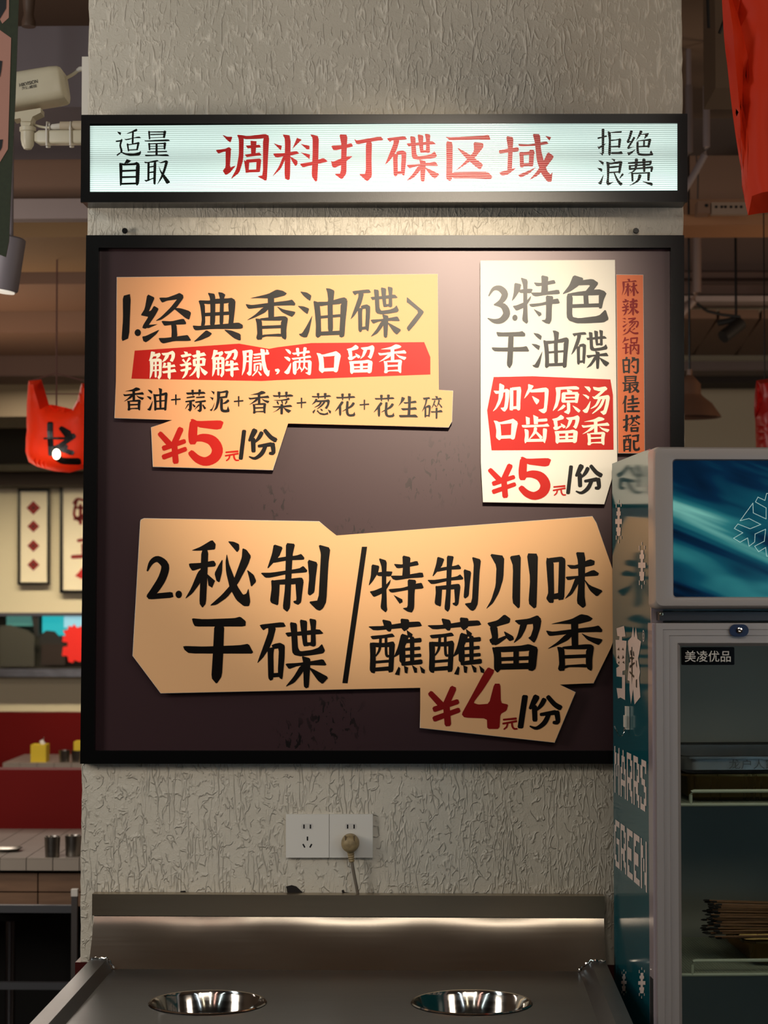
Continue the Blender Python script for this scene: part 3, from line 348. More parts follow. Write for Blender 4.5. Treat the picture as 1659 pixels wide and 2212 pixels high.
for line in GTXT.strip().split('\n'):
    ch, sp = line.split('|', 1)
    if len(sp) < 12 and ch == '|': continue
    strokes = []
    for s_ in sp.split(';'):
        polys = stroke_poly(s_)
        if s_[0] == '#': polys = [soften(polys[0])]
        strokes.append(polys)
    xs = [q[0] for s_ in strokes for p_ in s_ for q in p_]; ys = [q[1] for s_ in strokes for p_ in s_ for q in p_]
    GL[ch] = (strokes, min(xs), min(ys), max(xs), max(ys))
def glyph(bm, ch, bb, mapper, eps=.00004, e0=.0006, jit=0):
    strokes, x0, y0, x1, y1 = GL[ch]
    a, b, c, d = bb; sx = (c-a)/(x1-x0); sy = (d-b)/(y1-y0)
    for i, st in enumerate(strokes):
        for p_ in st:
            vs = [mapper(a+(x-x0)*sx, b+(y-y0)*sy, e0+eps*i) for x, y in p_]
            try: f = bm.faces.new([bm.verts.new(v) for v in vs])
            except ValueError: pass
def letters(name, items, Y, m, parent=None, post=None, e0=.0006):
    bm = bmesh.new()
    for ch, bb in items: glyph(bm, ch, bb, lambda x, y, e: P(x, y, Y)-Vector((0, e, 0)), e0=e0)
    bm.normal_update(); bmesh.ops.triangulate(bm, faces=bm.faces, ngon_method='EAR_CLIP')
    if post: post(bm)
    for f in bm.faces:
        f.normal_update()
        if f.normal.y > 0: f.normal_flip()
    me = bpy.data.meshes.new(name); bm.to_mesh(me); bm.free()
    return link(name, me, m, parent)
def sans(name, text, m, parent, origin, ux, uz, h, bold=0.0):
    """printed sans lettering from Blender's own font, laid on a plane (ux right, uz up), h = letter height"""
    cu = bpy.data.curves.new(name, 'FONT'); cu.body = text; cu.size = 1; cu.offset = bold
    tmp = bpy.data.objects.new(name, cu); S.collection.objects.link(tmp)
    dg = bpy.context.evaluated_depsgraph_get(); me = bpy.data.meshes.new_from_object(tmp.evaluated_get(dg))
    bpy.data.objects.remove(tmp)
    xs = [v.co.x for v in me.vertices] or [0, 1]; ys = [v.co.y for v in me.vertices] or [0, 1]
    w = max(xs)-min(xs); hh = max(ys)-min(ys); wx, wz = ux.length, uz.length
    for v in me.vertices:
        v.co = Vector(origin)+ux*((v.co.x-min(xs))/w)+uz*((v.co.y-min(ys))/hh)
    me.materials.clear()
    return link(name, me, m, parent)
# ================================================================ SETTING
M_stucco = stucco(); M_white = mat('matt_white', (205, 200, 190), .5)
M_black = mat('black_powder_coat', (6, 6, 6), .31, bump=.05, bscale=900, spec=.22)
M_blackprint = mat('black_print', (13, 10, 9), .31, spec=.25)
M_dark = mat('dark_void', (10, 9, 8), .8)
def struct(name, x0, x1, y0, y1, z0, z1, m, bevel=0):
    return tag(boxo(name, x0, x1, y0, y1, z0, z1, m, bevel=bevel), kind='structure')
M_ceil = mat('ceiling_paint', (112, 92, 76), .9); M_floor = mat('floor_tile', (70, 62, 56), .4, noise=.2, nscale=3)
struct('floor', -4, 4, -6, 9.2, -.1, 0, M_floor)
struct('ceiling', -4, 4, -6, 9.2, 3.35, 3.45, M_ceil)
struct('wall_back', -4, 4, 9, 9.2, 0, 3.35, mat('cream_wall', (226, 214, 186), .8))
struct('wall_left', -4.1, -4, -6, 9.2, 0, 3.35, mat('warm_wall', (120, 104, 90), .8))
struct('wall_right', 4, 4.1, -6, 9.2, 0, 3.35, mat('warm_wall', (120, 104, 90), .8))
struct('wall_rear', -4, 4, -6.1, -6, 0, 3.35, mat('rear_wall', (36, 30, 27), .8))
# the plastered pillar: its edges wander by a millimetre or two
def pillar():
    bm = bmesh.new(); L = []; R = []; n = 150; rnd = random.Random(3)
    a = P(192, 0, 0); b = P(172, 2075, 0)
    for i in range(n+1):
        z = 3.35*i/n; xl = b.x+(a.x-b.x)*(z-b.z)/(a.z-b.z)
        L.append((xl+rnd.uniform(-.0014, .0014), z)); R.append((.4815+rnd.uniform(-.001, .001), z))
    bv = .004
    rows = []
    for (xl, z), (xr, _) in zip(L, R):
        rows.append([bm.verts.new(v) for v in ((xl, .7, z), (xl, bv, z), (xl+bv*.4, bv*.35, z), (xl+bv, 0, z), (xr-bv, 0, z), (xr-bv*.4, bv*.35, z), (xr, bv, z), (xr, .7, z))])
    for a_, b_ in zip(rows, rows[1:]):
        for k in range(8): bm.faces.new((a_[k], a_[(k+1) % 8], b_[(k+1) % 8], b_[k]))
    bm.faces.new(rows[0]); bm.faces.new(rows[-1])
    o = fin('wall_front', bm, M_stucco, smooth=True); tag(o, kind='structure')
    # plaster chipped away above the counter
    M_hole = mat('chipped_plaster', (24, 18, 14), .9)
    for s in ('618,1915 630,1912 640,1915 655,1929 648,1930 622,1930', '738,1924 742,1922 744,1927 756,1929 740,1930', '390,1925 400,1924 402,1929 388,1929'):
        bm = bmesh.new(); pxprism(bm, pts(s), -.0012, .0012); rel(fin('plaster_chip', bm, M_hole), o)
    return o
PIL = pillar()
zb = P(180, 2078, 0).z
tag(boxo('trim_1', -.7215, .486, -.004, .702, 0, zb, mat('maroon_tile', (70, 22, 20), .3)), kind='structure')
# ---- beams and ducts under the ceiling, left of the pillar: each continues where the last one's underside ends
cols = {'mauve': (96, 88, 92), 'slate': (78, 74, 82), 'brown': (112, 84, 66), 'pale': (128, 114, 110), 'ochre': (122, 94, 60), 'umber': (88, 66, 56), 'olive': (104, 90, 66)}
MB = {k: mat('beam_'+k, v, .75, noise=.06, nscale=2) for k, v in cols.items()}
def chain(rows, y0, xa, xb, top=3.35):
    Y = y0
    for i, (pb, pu, c, nm, ptop) in enumerate(rows):
        p = P((20 if xa < 0 else 1560), pb, Y); z = p.z; q = PZ((20 if xa < 0 else 1560), pu, z); yb = max(q.y, Y+.04)
        zt = top if ptop is None else P(20, ptop, Y).z
        struct(nm, xa, xb, Y, yb, z, min(zt, 3.35), MB[c], bevel=.006); Y = yb+.07
    return Y
a_ = chain([(232, 345, 'mauve', 'ceiling_beam', 57)], 1.2, -3.9, -.75)
a_ = chain([(430, 462, 'brown', 'ceiling_beam', None)], 2.0, -3.9, -.6)
struct('duct', -3.9, -.6, 1.93, 1.99, P(100, 475, 1.95).z, P(100, 432, 1.95).z, MB['pale'], bevel=.005)
a_ = chain([(513, 588, 'ochre', 'ceiling_beam', None), (614, 672, 'brown', 'ceiling_beam', None), (718, 768, 'brown', 'ceiling_beam', None),
            (812, 830, 'umber', 'ceiling_beam', None), (900, 925, 'olive', 'ceiling_beam', None)], 2.55, -3.9, -.6)
struct('duct', -3.9, -.6, 7.6, 8.3, P(60, 1003, 7.6).z, P(60, 925, 7.6).z, mat('beam_green', (52, 48, 36), .8), bevel=.05)
struct('trim_2', -3.9, -.6, 8.6, 9.0, P(60, 1049, 8.6).z, 3.35, mat('bulkhead_brown', (46, 34, 28), .85))
# right of the pillar
zz = P(1560, 190, 1.5).z
struct('ceiling_beam', .75, 3.9, 1.5, 1.75, zz, 3.35, mat('beam_r', (92, 74, 56), .8, noise=.05, nscale=2))
struct('trim_3', .75, 3.9, 3.7, 3.76, P(1560, 345, 3.7).z, 3.35, mat('panel_r', (92, 76, 66), .8, noise=.08, nscale=2))
struct('ceiling_beam', .75, 3.9, 3.2, 3.6, P(1560, 430, 3.2).z, P(1560, 336, 3.2).z, MB['brown'], bevel=.005)
struct('ceiling_beam', .75, 3.9, 2.9, 3.15, P(1560, 486, 2.9).z, P(1560, 463, 2.9).z, mat('beam_or', (140, 96, 62), .7), bevel=.004)
struct('trim_4', .75, 3.9, 4.6, 4.66, P(1560, 660, 4.6).z, P(1560, 440, 4.6).z, mat('panel_r2', (84, 66, 58), .85, noise=.1, nscale=2))
def pxbox(name, x0, y0, x1, y1, Y, th, m, parent=None, bevel=0, kind=None):
    a = P(x0, y0, Y); b = P(x1, y1, Y); bm = bmesh.new(); pxprism(bm, [(x0, y0), (x1, y0), (x1, y1), (x0, y1)], Y, th)
    o = fin(name, bm, m, bevel=bevel)
    if parent is not None: rel(o, parent)
    if kind: tag(o, kind=kind)
    return o
for (y0, y1, Y, c) in ((588, 600, 4.5, 'umber'), (616, 636, 4.4, 'umber'), (639, 651, 4.3, 'pale')):
    pxbox('duct', 1440, y0, 1900, y1, Y, .1, MB[c], kind='structure')
# receding ceiling planks on the right
pb = P(1560, 681, 4.9).z
for i, (xa, xb) in enumerate(((1478, 1548), (1554, 1640), (1646, 1740))):
    bm = bmesh.new()
    f = [PZ(xa, 688, pb), PZ(xb, 688, pb), PZ(xb-50, 768, pb), PZ(xa-60, 768, pb)]
    prism(bm, f, [v+Vector((0, 0, .04)) for v in f]); tag(fin('ceiling_plank', bm, MB['brown']), kind='structure')
struct('duct', .9, 3.9, 7.6, 7.9, P(1560, 800, 7.6).z, P(1560, 780, 7.6).z, MB['pale'], bevel=.02)
struct('ceiling_beam', .9, 3.9, 8.0, 8.4, P(1560, 826, 8.0).z, P(1560, 797, 8.0).z, mat('beam_dk', (52, 44, 40), .8))
# ================================================================ THE PILLAR'S FURNITURE
def steeltube(name, path, r, m, parent=None, seg=10, sm=True):
    bm = bmesh.new(); tube(bm, path, r, seg); o = fin(name, bm, m, None, smooth=sm)
    if parent is not None: rel(o, parent)
    return o
# ---- framed brown menu board
root = empty('menu_board', (P(830, 1650, -.012).x, -.002, P(830, 1650, -.012).z))
tag(root, 'large brown menu board in a black frame hung on the textured pillar', 'board')
YF, YB = -.026, -.009
O = [(186, 508), (1478, 508), (1478.5, 1650), (173, 1650)]; I = [(213, 535), (1449, 535), (1450, 1622), (203, 1622)]
bm = bmesh.new(); pxprism(bm, [(200, 520), (1464, 520), (1464, 1636), (190, 1636)], YB, .007); rel(fin('panel', bm, board_mat()), root)
for k in range(4):
    bm = bmesh.new(); a, b = O[k], O[(k+1) % 4]; c, d = I[(k+1) % 4], I[k]
    pxprism(bm, [a, b, c, d], YF, .024); rel(fin('frame_rail', bm, M_black, bevel=.0012), root)
for (x, y) in ((271, 500), (1373, 500)):
    p = P(x, y, -.004); bm = bmesh.new(); lathe(bm, [(0, -.012), (.005, -.012), (.006, -.008), (.0025, -.006), (.0025, .004)], p, 14, 'Y')
    rel(fin('hanging_screw', bm, M_black, smooth=True), root)
# ---- cut-out cards
M_edge = mat('card_edge', (226, 220, 208), .5)
def card(name, outline, face, Y, th=.009, label='', cat='sign'):
    bm = bmesh.new(); pxprism(bm, outline, Y, th)
    bmesh.ops.bevel(bm, geom=[e for e in bm.edges if abs((e.verts[0].co-e.verts[1].co).y) < .001 and (e.verts[0].co.y < Y+.001)], offset=.0007, segments=1, affect='EDGES')
    bmesh.ops.recalc_face_normals(bm, faces=bm.faces)
    me = bpy.data.meshes.new(name); 
    for f in bm.faces: f.material_index = 0 if f.normal.y < -.9 else 1
    bm.to_mesh(me); bm.free(); me.materials.append(face); me.materials.append(M_edge)
    o = link(name, me); return tag(o, label, cat)
def patch(name, poly, Y, m, parent, e=.0003):
    bm = bmesh.new(); f = bm.faces.new([bm.verts.new(P(x, y, Y)-Vector((0, e, 0))) for x, y in poly]); bm.normal_update(); bmesh.ops.triangulate(bm, faces=bm.faces, ngon_method='EAR_CLIP')
    for f in bm.faces:
        f.normal_update()
        if f.normal.y > 0: f.normal_flip()
    me = bpy.data.meshes.new(name); bm.to_mesh(me); bm.free(); return link(name, me, m, parent)
def nbmat(name, rgb, rough=.36): return mat(name, rgb, rough, bump=.03, bscale=500, spec=.12)
YC = -.027
M_c1 = nbmat('apricot_card', (242, 174, 122)); M_c2 = nbmat('tan_card', (238, 186, 134)); M_c3 = nbmat('ivory_card', (238, 231, 215), .42)
M_c4 = nbmat('orange_strip', (216, 116, 74)); M_red = mat('red_print', (196, 30, 22), .36, spec=.15); M_dred = mat('dark_red_print', (132, 18, 17), .4, spec=.15)
M_wprint = mat('white_print', (250, 240, 215), .42, spec=.15)
c1 = card('menu_card', pts('252,598.4 946,591.3 947.2,842.8 979,844 976.6,910.3 969,923.6 621.7,914 589.4,1015.8 330,1008.6 326,923 376.7,906.6 247,903.4 250.4,823'), M_c1, YC,
          label='apricot cut-out card numbered 1 with two red price-and-slogan areas, upper left of the board')
c1['label'] = 'apricot cut-out card numbered 1 with a red slogan band, upper left of the board'
patch('red_band', pts('291,757.5 516.7,742.3 581,753.6 600,750 672.3,741 916.3,739.1 929.6,771.7 929.6,809 600,821.1 565.5,823 284,818'), YC, M_red, c1)
letters('lettering', [('1', (262.8, 635.3, 282.3, 736.7)), ('.', (290.8, 711.3, 304.6, 726)), ('经', (305.1, 633.2, 412.5, 741.7)), ('典', (416.4, 631, 524.7, 738.4)), ('香', (530.8, 625.7, 638.1, 734.2)), ('油', (644.2, 622.8, 750.7, 729.8)), ('碟', (757.5, 619.2, 866, 729.8)), ('>', (878.5, 642.5, 915.4, 715.6))], YC, M_blackprint, c1)
letters('white_lettering', [('解', (321.8, 758, 381.4, 819.6)), ('辣', (387.8, 756.8, 448.9, 817.8)), ('解', (456.8, 754.5, 517, 815)), ('腻', (522.5, 753.6, 582.7, 813.2)), (',', (594, 796.4, 604.4, 809)), ('满', (614, 749.9, 673.4, 810.2)), ('口', (683.9, 758.6, 736.4, 805.8)), ('留', (749, 745.1, 808.9, 808)), ('香', (816.8, 744, 877.6, 806.3))], YC, M_wprint, c1)
letters('small_lettering', [('香', (266.2, 836.8, 310.8, 887)), ('油', (317.3, 838.5, 362.2, 887.3)), ('+', (369.4, 852, 390.5, 874.8)), ('蒜', (400, 841, 445, 890.2)), ('泥', (453.2, 843, 496, 891)), ('+', (505, 855.6, 526.1, 878.3)), ('香', (536.8, 844.4, 581.8, 893.6)), ('菜', (588.3, 846, 633.7, 895.2)), ('+', (640.7, 859, 661.8, 881.9)), ('葱', (673.2, 848.8, 716, 896.8)), ('花', (723.7, 849.6, 768, 900)), ('+', (776.6, 863.2, 797.7, 885.5)), ('花', (807.4, 852.2, 852.4, 901.8)), ('生', (860.5, 855, 903.2, 901.8)), ('碎', (911.3, 855.4, 956.3, 904.6))], YC, M_blackprint, c1)
def price(parent, Y, red, b, digit='5'):
    letters('price_lettering', [('¥', b[0]), (digit, b[1]), ('元', b[2])], Y, red, parent)
    letters('portion_lettering', [('/', b[3]), ('份', b[4])], Y, M_blackprint, parent)
price(c1, YC, M_red, [(340.9, 921.8, 404.5, 1002.1), (406.7, 904.9, 482.6, 1006.4), (485.7, 972.8, 516.7, 996.2), (515.6, 928.3, 531.9, 993.4), (536.2, 925, 599.5, 993.4)])
c3 = card('menu_card', pts('1037.3,562.4 1328.8,561.1 1333.7,996 1305.6,1089.5 1043.2,1085 1038.6,997.5'), M_c3, YC, label='tall ivory cut-out card numbered 3 with a red patch, upper right of the board')
patch('red_patch', pts('1066.4,814.5 1150.2,812.7 1318.5,819.6 1324.1,853.1 1325.4,971.7 1061.8,973 1052.2,886.6'), YC, M_red, c3)
letters('lettering', [('3', (1053, 616.5, 1102, 699.8)), ('.', (1106.6, 680, 1118, 693)), ('特', (1105.8, 594.9, 1209.4, 699.8)), ('色', (1215.9, 594.9, 1314.3, 698.5))], YC, M_blackprint, c3)
letters('lettering', [('干', (1062, 715.3, 1143.2, 795.2)), ('油', (1148.9, 714, 1228.8, 795.2)), ('碟', (1233.9, 712.7, 1315.9, 797.2))], YC, M_blackprint, c3)
letters('white_lettering', [('加', (1064.9, 828.1, 1125.9, 889.2)), ('勺', (1132.4, 829.8, 1185.3, 892.9)), ('原', (1194.3, 834.3, 1253.7, 894.9)), ('汤', (1258, 834.6, 1317.2, 896.5)), ('口', (1066.5, 904.6, 1118.6, 951)), ('齿', (1126.7, 896.2, 1187, 957.5)), ('留', (1192.7, 896.5, 1252, 958.7)), ('香', (1256.1, 900.6, 1316.3, 961.9))], YC, M_wprint, c3)
price(c3, YC, M_red, [(1054, 1001.3, 1115.4, 1076), (1120, 986.6, 1190.1, 1080), (1194, 1047.7, 1222.8, 1071), (1222.8, 1005.2, 1237.8, 1067.8), (1242.2, 1002.1, 1302.2, 1067.8)])
c4 = card('menu_strip', pts('1330.8,592.8 1389.9,593.4 1393.2,979.4 1334.9,979.4'), M_c4, YC+.001, th=.008, label='narrow orange vertical strip card at the right of the tall ivory card')
letters('red_lettering', [('麻', (1343.2, 602.3, 1379.7, 639.7)), ('辣', (1342.9, 644.4, 1380.1, 681.8)), ('烫', (1344, 685.9, 1379.9, 723.9)), ('锅', (1344, 728.2, 1381.4, 765.6))], YC+.001, M_dred, c4)
letters('black_lettering', [('的', (1344.2, 770.5, 1380.3, 807.8)), ('最', (1343.8, 811.6, 1381.3, 849.1)), ('佳', (1344, 853.4, 1382.3, 891.6)), ('搭', (1345.2, 895.5, 1382.6, 933.2)), ('配', (1345.4, 937.9, 1382.6, 975.7))], YC+.001, M_blackprint, c4)
c2 = card('menu_card', pts('302.6,1127 304,1122.5 311,1119.3 689.3,1126 726.7,1157.5 1279.8,1115 1288.8,1130 1319.8,1219.6 1330,1250 1330,1370 1319.8,1399 1282.4,1476.3 1205.8,1478.2 1243.9,1495.4 1198.3,1604.5 906.8,1572.7 908.7,1484.9 347,1498 286.1,1416.7'), M_c2, YC, label='wide tan cut-out card numbered 2 with a dark red 4 price, across the lower board')
letters('lettering', [('2', (316.7, 1201, 374.8, 1294.6)), ('.', (379, 1276, 393.2, 1292)), ('秘', (400.9, 1167.1, 553.3, 1311.9)), ('制', (563.8, 1173, 713.3, 1321)), ('干', (395.5, 1332.3, 547, 1476)), ('碟', (556, 1336, 708.5, 1486.7)), ('特', (796.6, 1200.1, 915.4, 1323)), ('制', (923.7, 1200.1, 1038.8, 1321.2)), ('川', (1050.7, 1195.3, 1162, 1314.9)), ('味', (1179.6, 1192.7, 1301, 1313)), ('蘸', (795.9, 1336.2, 918, 1458.7)), ('蘸', (923.7, 1333.6, 1046.2, 1458)), ('留', (1052.6, 1328, 1169.6, 1452.4)), ('香', (1179.6, 1326.8, 1301, 1449.4))], YC, M_blackprint, c2)
patch('divider_slash', pts('781.7,1181 793.2,1181 751,1476.3 739.4,1475.6'), YC, M_blackprint, c2)
price(c2, YC, M_dred, [(924.8, 1481.2, 994.7, 1569), (997.7, 1441.9, 1097.4, 1574.6), (1085, 1549.6, 1118, 1576.5), (1118, 1501, 1140.4, 1573.8), (1142.3, 1499.9, 1215, 1576.5)], '4')
# ---- light box sign
p0 = P(830, 437, 0); root = empty('light_box_sign', (p0.x, 0, p0.z))
tag(root, 'long lit sign box in a black frame with red and black characters above the board', 'sign')
YS = -.076
bm = bmesh.new(); pxprism(bm, pts('178,249 1483,247 1483,434.5 176,435.5'), YS+.0075, .0685); rel(fin('housing', bm, M_black, bevel=.001), root)
O = [(175.5, 248), (1485, 245.5), (1485, 436), (174, 437)]; I = [(194, 267), (1463.5, 266), (1463.5, 413.5), (194, 414.5)]
for k in range(4):
    bm = bmesh.new(); pxprism(bm, [O[k], O[(k+1) % 4], I[(k+1) % 4], I[k]], YS, .010); rel(fin('frame_rail', bm, M_black, bevel=.001), root)
def lit_acrylic(name, rgb, stops, rough):
    m = bpy.data.materials.new(name); m.use_nodes = True; nt = m.node_tree; b = nt.nodes['Principled BSDF']
    b.inputs['Base Color'].default_value = (*srgb((150, 165, 160)), 1); b.inputs['Roughness'].default_value = rough; b.inputs['Specular IOR Level'].default_value = .9
    b.inputs['Emission Color'].default_value = (*srgb(rgb), 1)
    tc = N(nt, 'ShaderNodeTexCoord'); sx = N(nt, 'ShaderNodeSeparateXYZ'); nt.links.new(tc.outputs['Object'], sx.inputs[0])
    mr = N(nt, 'ShaderNodeMapRange'); mr.inputs[1].default_value = ZB_; mr.inputs[2].default_value = ZT_; nt.links.new(sx.outputs[2], mr.inputs[0])
    r = N(nt, 'ShaderNodeValToRGB'); nt.links.new(mr.outputs[0], r.inputs[0])
    e = r.color_ramp.elements
    while len(e) < len(stops): e.new(.5)
    for i, (p, v) in enumerate(stops): e[i].position = p; e[i].color = (v, v, v, 1)
    nt.links.new(math_n(nt, 'MULTIPLY', r.outputs[0], 2.0), b.inputs['Emission Strength']); return m
ZB_ = P(830, 414, YS).z; ZT_ = P(830, 266.5, YS).z
xl, xr = P(193, 340, YS).x, P(1464, 340, YS).x
RP = (ZT_-ZB_)/33; BASE = YS+.0045; AMP = .0004
def ribprof(z):
    t = ((z-ZB_)/RP) % 1.0
    if t < .09 or t > .91: return BASE
    u = (t-.5)/.41; return BASE-.0002-AMP*max(0, 1-u*u)
RT = [0, .09, .16, .24, .36, .5, .64, .76, .84, .91]
M_rib = lit_acrylic('lit_ribbed_acrylic', (222, 248, 240), [(0, .56), (.12, .56), (.36, .42), (.52, .31), (.72, .43), (1, .36)], .10)
M_groove = lit_acrylic('rib_groove', (176, 212, 200), [(0, .17), (.5, .11), (1, .13)], .4)
bm = bmesh.new(); zs = [ZB_+RP*(k+t) for k in range(33) for t in RT]+[ZT_]
va = [(bm.verts.new((xl, ribprof(z+1e-7), z)), bm.verts.new((xr, ribprof(z+1e-7), z))) for z in zs]
for i in range(len(zs)-1):
    f = bm.faces.new((va[i][0], va[i][1], va[i+1][1], va[i+1][0])); t = ((((zs[i]+zs[i+1])/2-ZB_)/RP) % 1); f.material_index = 1 if (t < .09 or t > .91) else 0; f.smooth = f.material_index == 0
me = bpy.data.meshes.new('ribbed_panel'); bm.to_mesh(me); bm.free(); me.materials.append(M_rib); me.materials.append(M_groove)
rel(link('ribbed_panel', me), root)
def ripple(bm):
    zmin = min(v.co.z for v in bm.verts); zmax = max(v.co.z for v in bm.verts)
    for k in range(33):
        for t in (.09, .16, .24, .36, .5, .64, .76, .84, .91):
            z = ZB_+RP*(k+t)
            if zmin < z < zmax:
                bmesh.ops.bisect_plane(bm, geom=bm.verts[:]+bm.edges[:]+bm.faces[:], plane_co=(0, 0, z), plane_no=(0, 0, 1), dist=1e-6)
    for v in bm.verts:
        e = v.co.y-(YS+.002); v.co.y = ribprof(v.co.z)+e-.00018
M_redfilm = mat('red_film', (190, 8, 10), .28, emis=(200, 16, 20), estr=.03, spec=.5); M_blackfilm = mat('black_film', (14, 22, 20), .22)
for nm, it, mm in (('red_lettering', [('调', (466.6, 289.4, 581.3, 389.8)), ('料', (589.4, 289.8, 707.6, 391.8)), ('打', (715.2, 289.8, 828, 390.7)), ('碟', (832.2, 288.5, 948.6, 392.2)), ('区', (963.4, 290.7, 1064.2, 390.4)), ('域', (1077.5, 288.9, 1195.7, 392.6))], M_redfilm),
                   ('black_lettering', [('适', (249.7, 277.8, 304.7, 336.6)), ('量', (312, 281.6, 367.3, 337.2)), ('自', (257.1, 343.3, 301.8, 401.8)), ('取', (311.2, 345.1, 366.9, 398.5))], M_blackfilm),
                   ('black_lettering', [('拒', (1290.7, 277.5, 1346, 335.7)), ('绝', (1353.8, 280.7, 1411.5, 336.7)), ('浪', (1290.3, 342.3, 1347.5, 400.8)), ('费', (1356.4, 342, 1411.4, 401.2))], M_blackfilm)):
    rel(letters(nm, it, YS+.002, mm, None, post=ripple, e0=.0002), root)
# ---- double wall socket, plug
M_sock = mat('socket_plastic', (222, 218, 208), .35); M_slot = mat('socket_slot', (8, 6, 6), .9)
sockets = []
for i, (x0, x1, lab) in enumerate(((617.6, 710.6, 'left plate of the white wall sockets, all five pin holes empty'), (711.6, 805.2, 'right plate of the white wall sockets, with a plug in it'))):
    p = P((x0+x1)/2, 1852.5, 0); r = empty('wall_socket', (p.x, 0, p.z)); tag(r, lab, 'socket')
    bm = bmesh.new(); pxprism(bm, [(x0, 1759), (x1, 1759), (x1, 1852.7), (x0, 1852.7)], -.009, .009); rel(fin('cover_plate', bm, M_sock, bevel=.0016, smooth=True), r)
    cx = (x0+x1)/2
    sl = [(cx-7.5, 1785.5, 0), (cx+6.5, 1785.5, 0)]
    if i == 0: sl += [(cx, 1811.5, 0), (cx-7.7, 1827, .5), (cx+7.3, 1827, -.5)]
    for (sx_, sy_, a) in sl:
        bm = bmesh.new(); q = []
        for (u, v) in ((-1.6, -4.4), (1.6, -4.4), (1.6, 4.4), (-1.6, 4.4)):
            q.append((sx_+u*math.cos(a)+v*math.sin(a), sy_-u*math.sin(a)+v*math.cos(a)))
        pxprism(bm, q, -.0093, .001); rel(fin('pin_slot', bm, M_slot), r)
    bm = bmesh.new(); q = [(cx-12, 1779), (cx+11, 1779), (cx+13, 1785.5), (cx+11, 1792), (cx-12, 1792), (cx-14, 1785.5)]
    pxprism(bm, q, -.0091, .0002); rel(fin('slot_surround', bm, mat('socket_surround', (208, 204, 196), .3)), r)
M_plug = mat('yellowed_plug', (150, 130, 92), .55, noise=.3, nscale=90); M_cord = mat('grey_cord', (112, 102, 88), .6)
p = P(757, 1820, -.009); r = empty('power_plug', (p.x, p.y, p.z)); tag(r, 'grimy yellowed round plug with grey cord in the right socket', 'plug')
bm = bmesh.new(); R_ = .0172; lathe(bm, [(0, -.034), (R_*.55, -.033), (R_*.85, -.028), (R_, -.02), (R_*1.04, -.006), (R_*1.0, 0)], p, 28, 'Y')
for v in bm.verts:
    if v.co.z > p.z: v.co.z = p.z+(v.co.z-p.z)*1.05
rel(fin('plug_body', bm, M_plug, smooth=True), r)
bm = bmesh.new(); pc = P(756, 1816, -.044); 
for k in range(2):
    pxprism(bm, [(744+17*k*1.15, 1806), (747+17*k*1.15, 1806), (749.5+17*k*1.0, 1828), (747.5+17*k*1.0, 1828)], -.0405, .006)
rel(fin('grip_rib', bm, mat('plug_groove', (96, 80, 56), .7)), r)
bm = bmesh.new(); pa = P(757, 1838, -.022); pb_ = P(760, 1862, -.022)
prof = []; n = 10
for k in range(n+1):
    t = k/n; prof.append((pa.lerp(pb_, t), .0078*(1-.28*t)*(1 if k % 2 else .80)))
tube(bm, [q[0] for q in prof], [q[1] for q in prof], 16); rel(fin('strain_relief', bm, M_plug, smooth=True), r)
rel(steeltube('cord', smoothpath([P(760, 1860, -.022), P(764, 1885, -.021), P(771, 1920, -.018), P(773.5, 1936, -.012), P(774, 1950, -.008)], 5), .0032, M_cord, None, 10), r)
# ---- stainless steel counter with splash back, rails and two sunk pans
M_st = steel('brushed_steel', .33, (142, 147, 152), (1, 40, 40), .15); M_st2 = steel('brushed_steel_warm', .34, (178, 164, 142), (1, 40, 40), .12); M_stb = steel('polished_pan', .10, (185, 180, 172), (1, 1, 30), .6)
CZ = P(750, 2096, -.10).z
root = empty('steel_counter', (-.18, -.45, 0)); tag(root, 'stainless steel serving counter with low splash back standing against the pillar', 'counter')
YL = -.034
sx0, sx1 = P(196, 2040, -.07).x, P(1308, 2040, -.07).x
zt = P(700, 1933.5, YL).z; zf = P(700, 1980, YL).z
bm = bmesh.new()
def sheet(bm, prof, x0, x1, th=.0015):
    fr = [Vector((x0, y, z)) for y, z in prof]; to = [Vector((x1, y, z)) for y, z in prof]
    a = [bm.verts.new(v) for v in fr]; b = [bm.verts.new(v) for v in to]
    for i in range(len(a)-1): bm.faces.new((a[i], a[i+1], b[i+1], b[i]))
a = P(199, 1934, YL).x; b = P(1306, 1936, YL).x
bx = bmesh.new(); box(bx, a, b, YL, -.003, zf, zt); rel(fin('top_lip', bx, M_st2, bevel=.0015), root)
bx = bmesh.new()
n = 10; pr = []
for k in range(n+1):
    t = k/n; pr.append((YL-.0015-(.066-.0015)*t**1.3, zf-.001-(zf-CZ)*t))
    
m_ = 24
gr = [[bx.verts.new((sx0+(sx1-sx0)*j/m_, y-.0018*math.sin(j*.9)*math.sin(3.1*k/n), z)) for j in range(m_+1)] for k, (y, z) in enumerate(pr)]
for k in range(n):
    for j in range(m_): bx.faces.new((gr[k][j], gr[k][j+1], gr[k+1][j+1], gr[k+1][j]))
bk = [bx.verts.new((x, -.003, z)) for x, z in ((sx0, zf), (sx1, zf), (sx1, CZ-.02), (sx0, CZ-.02))]
bx.faces.new([gr[k][0] for k in range(n+1)]+[bk[3], bk[0]]); bx.faces.new([gr[k][m_] for k in range(n, -1, -1)]+[bk[1], bk[2]]); bx.faces.new(bk)
rel(fin('splash_back', bx, steel('splash_steel', .25, (166, 156, 142), (1, 30, 30), .10), smooth=True), root)
XL, XR, YFR = -.631, .262, -.80
pans = [(-.4125, -.414, .0985), (.0535, -.401, .1015)]
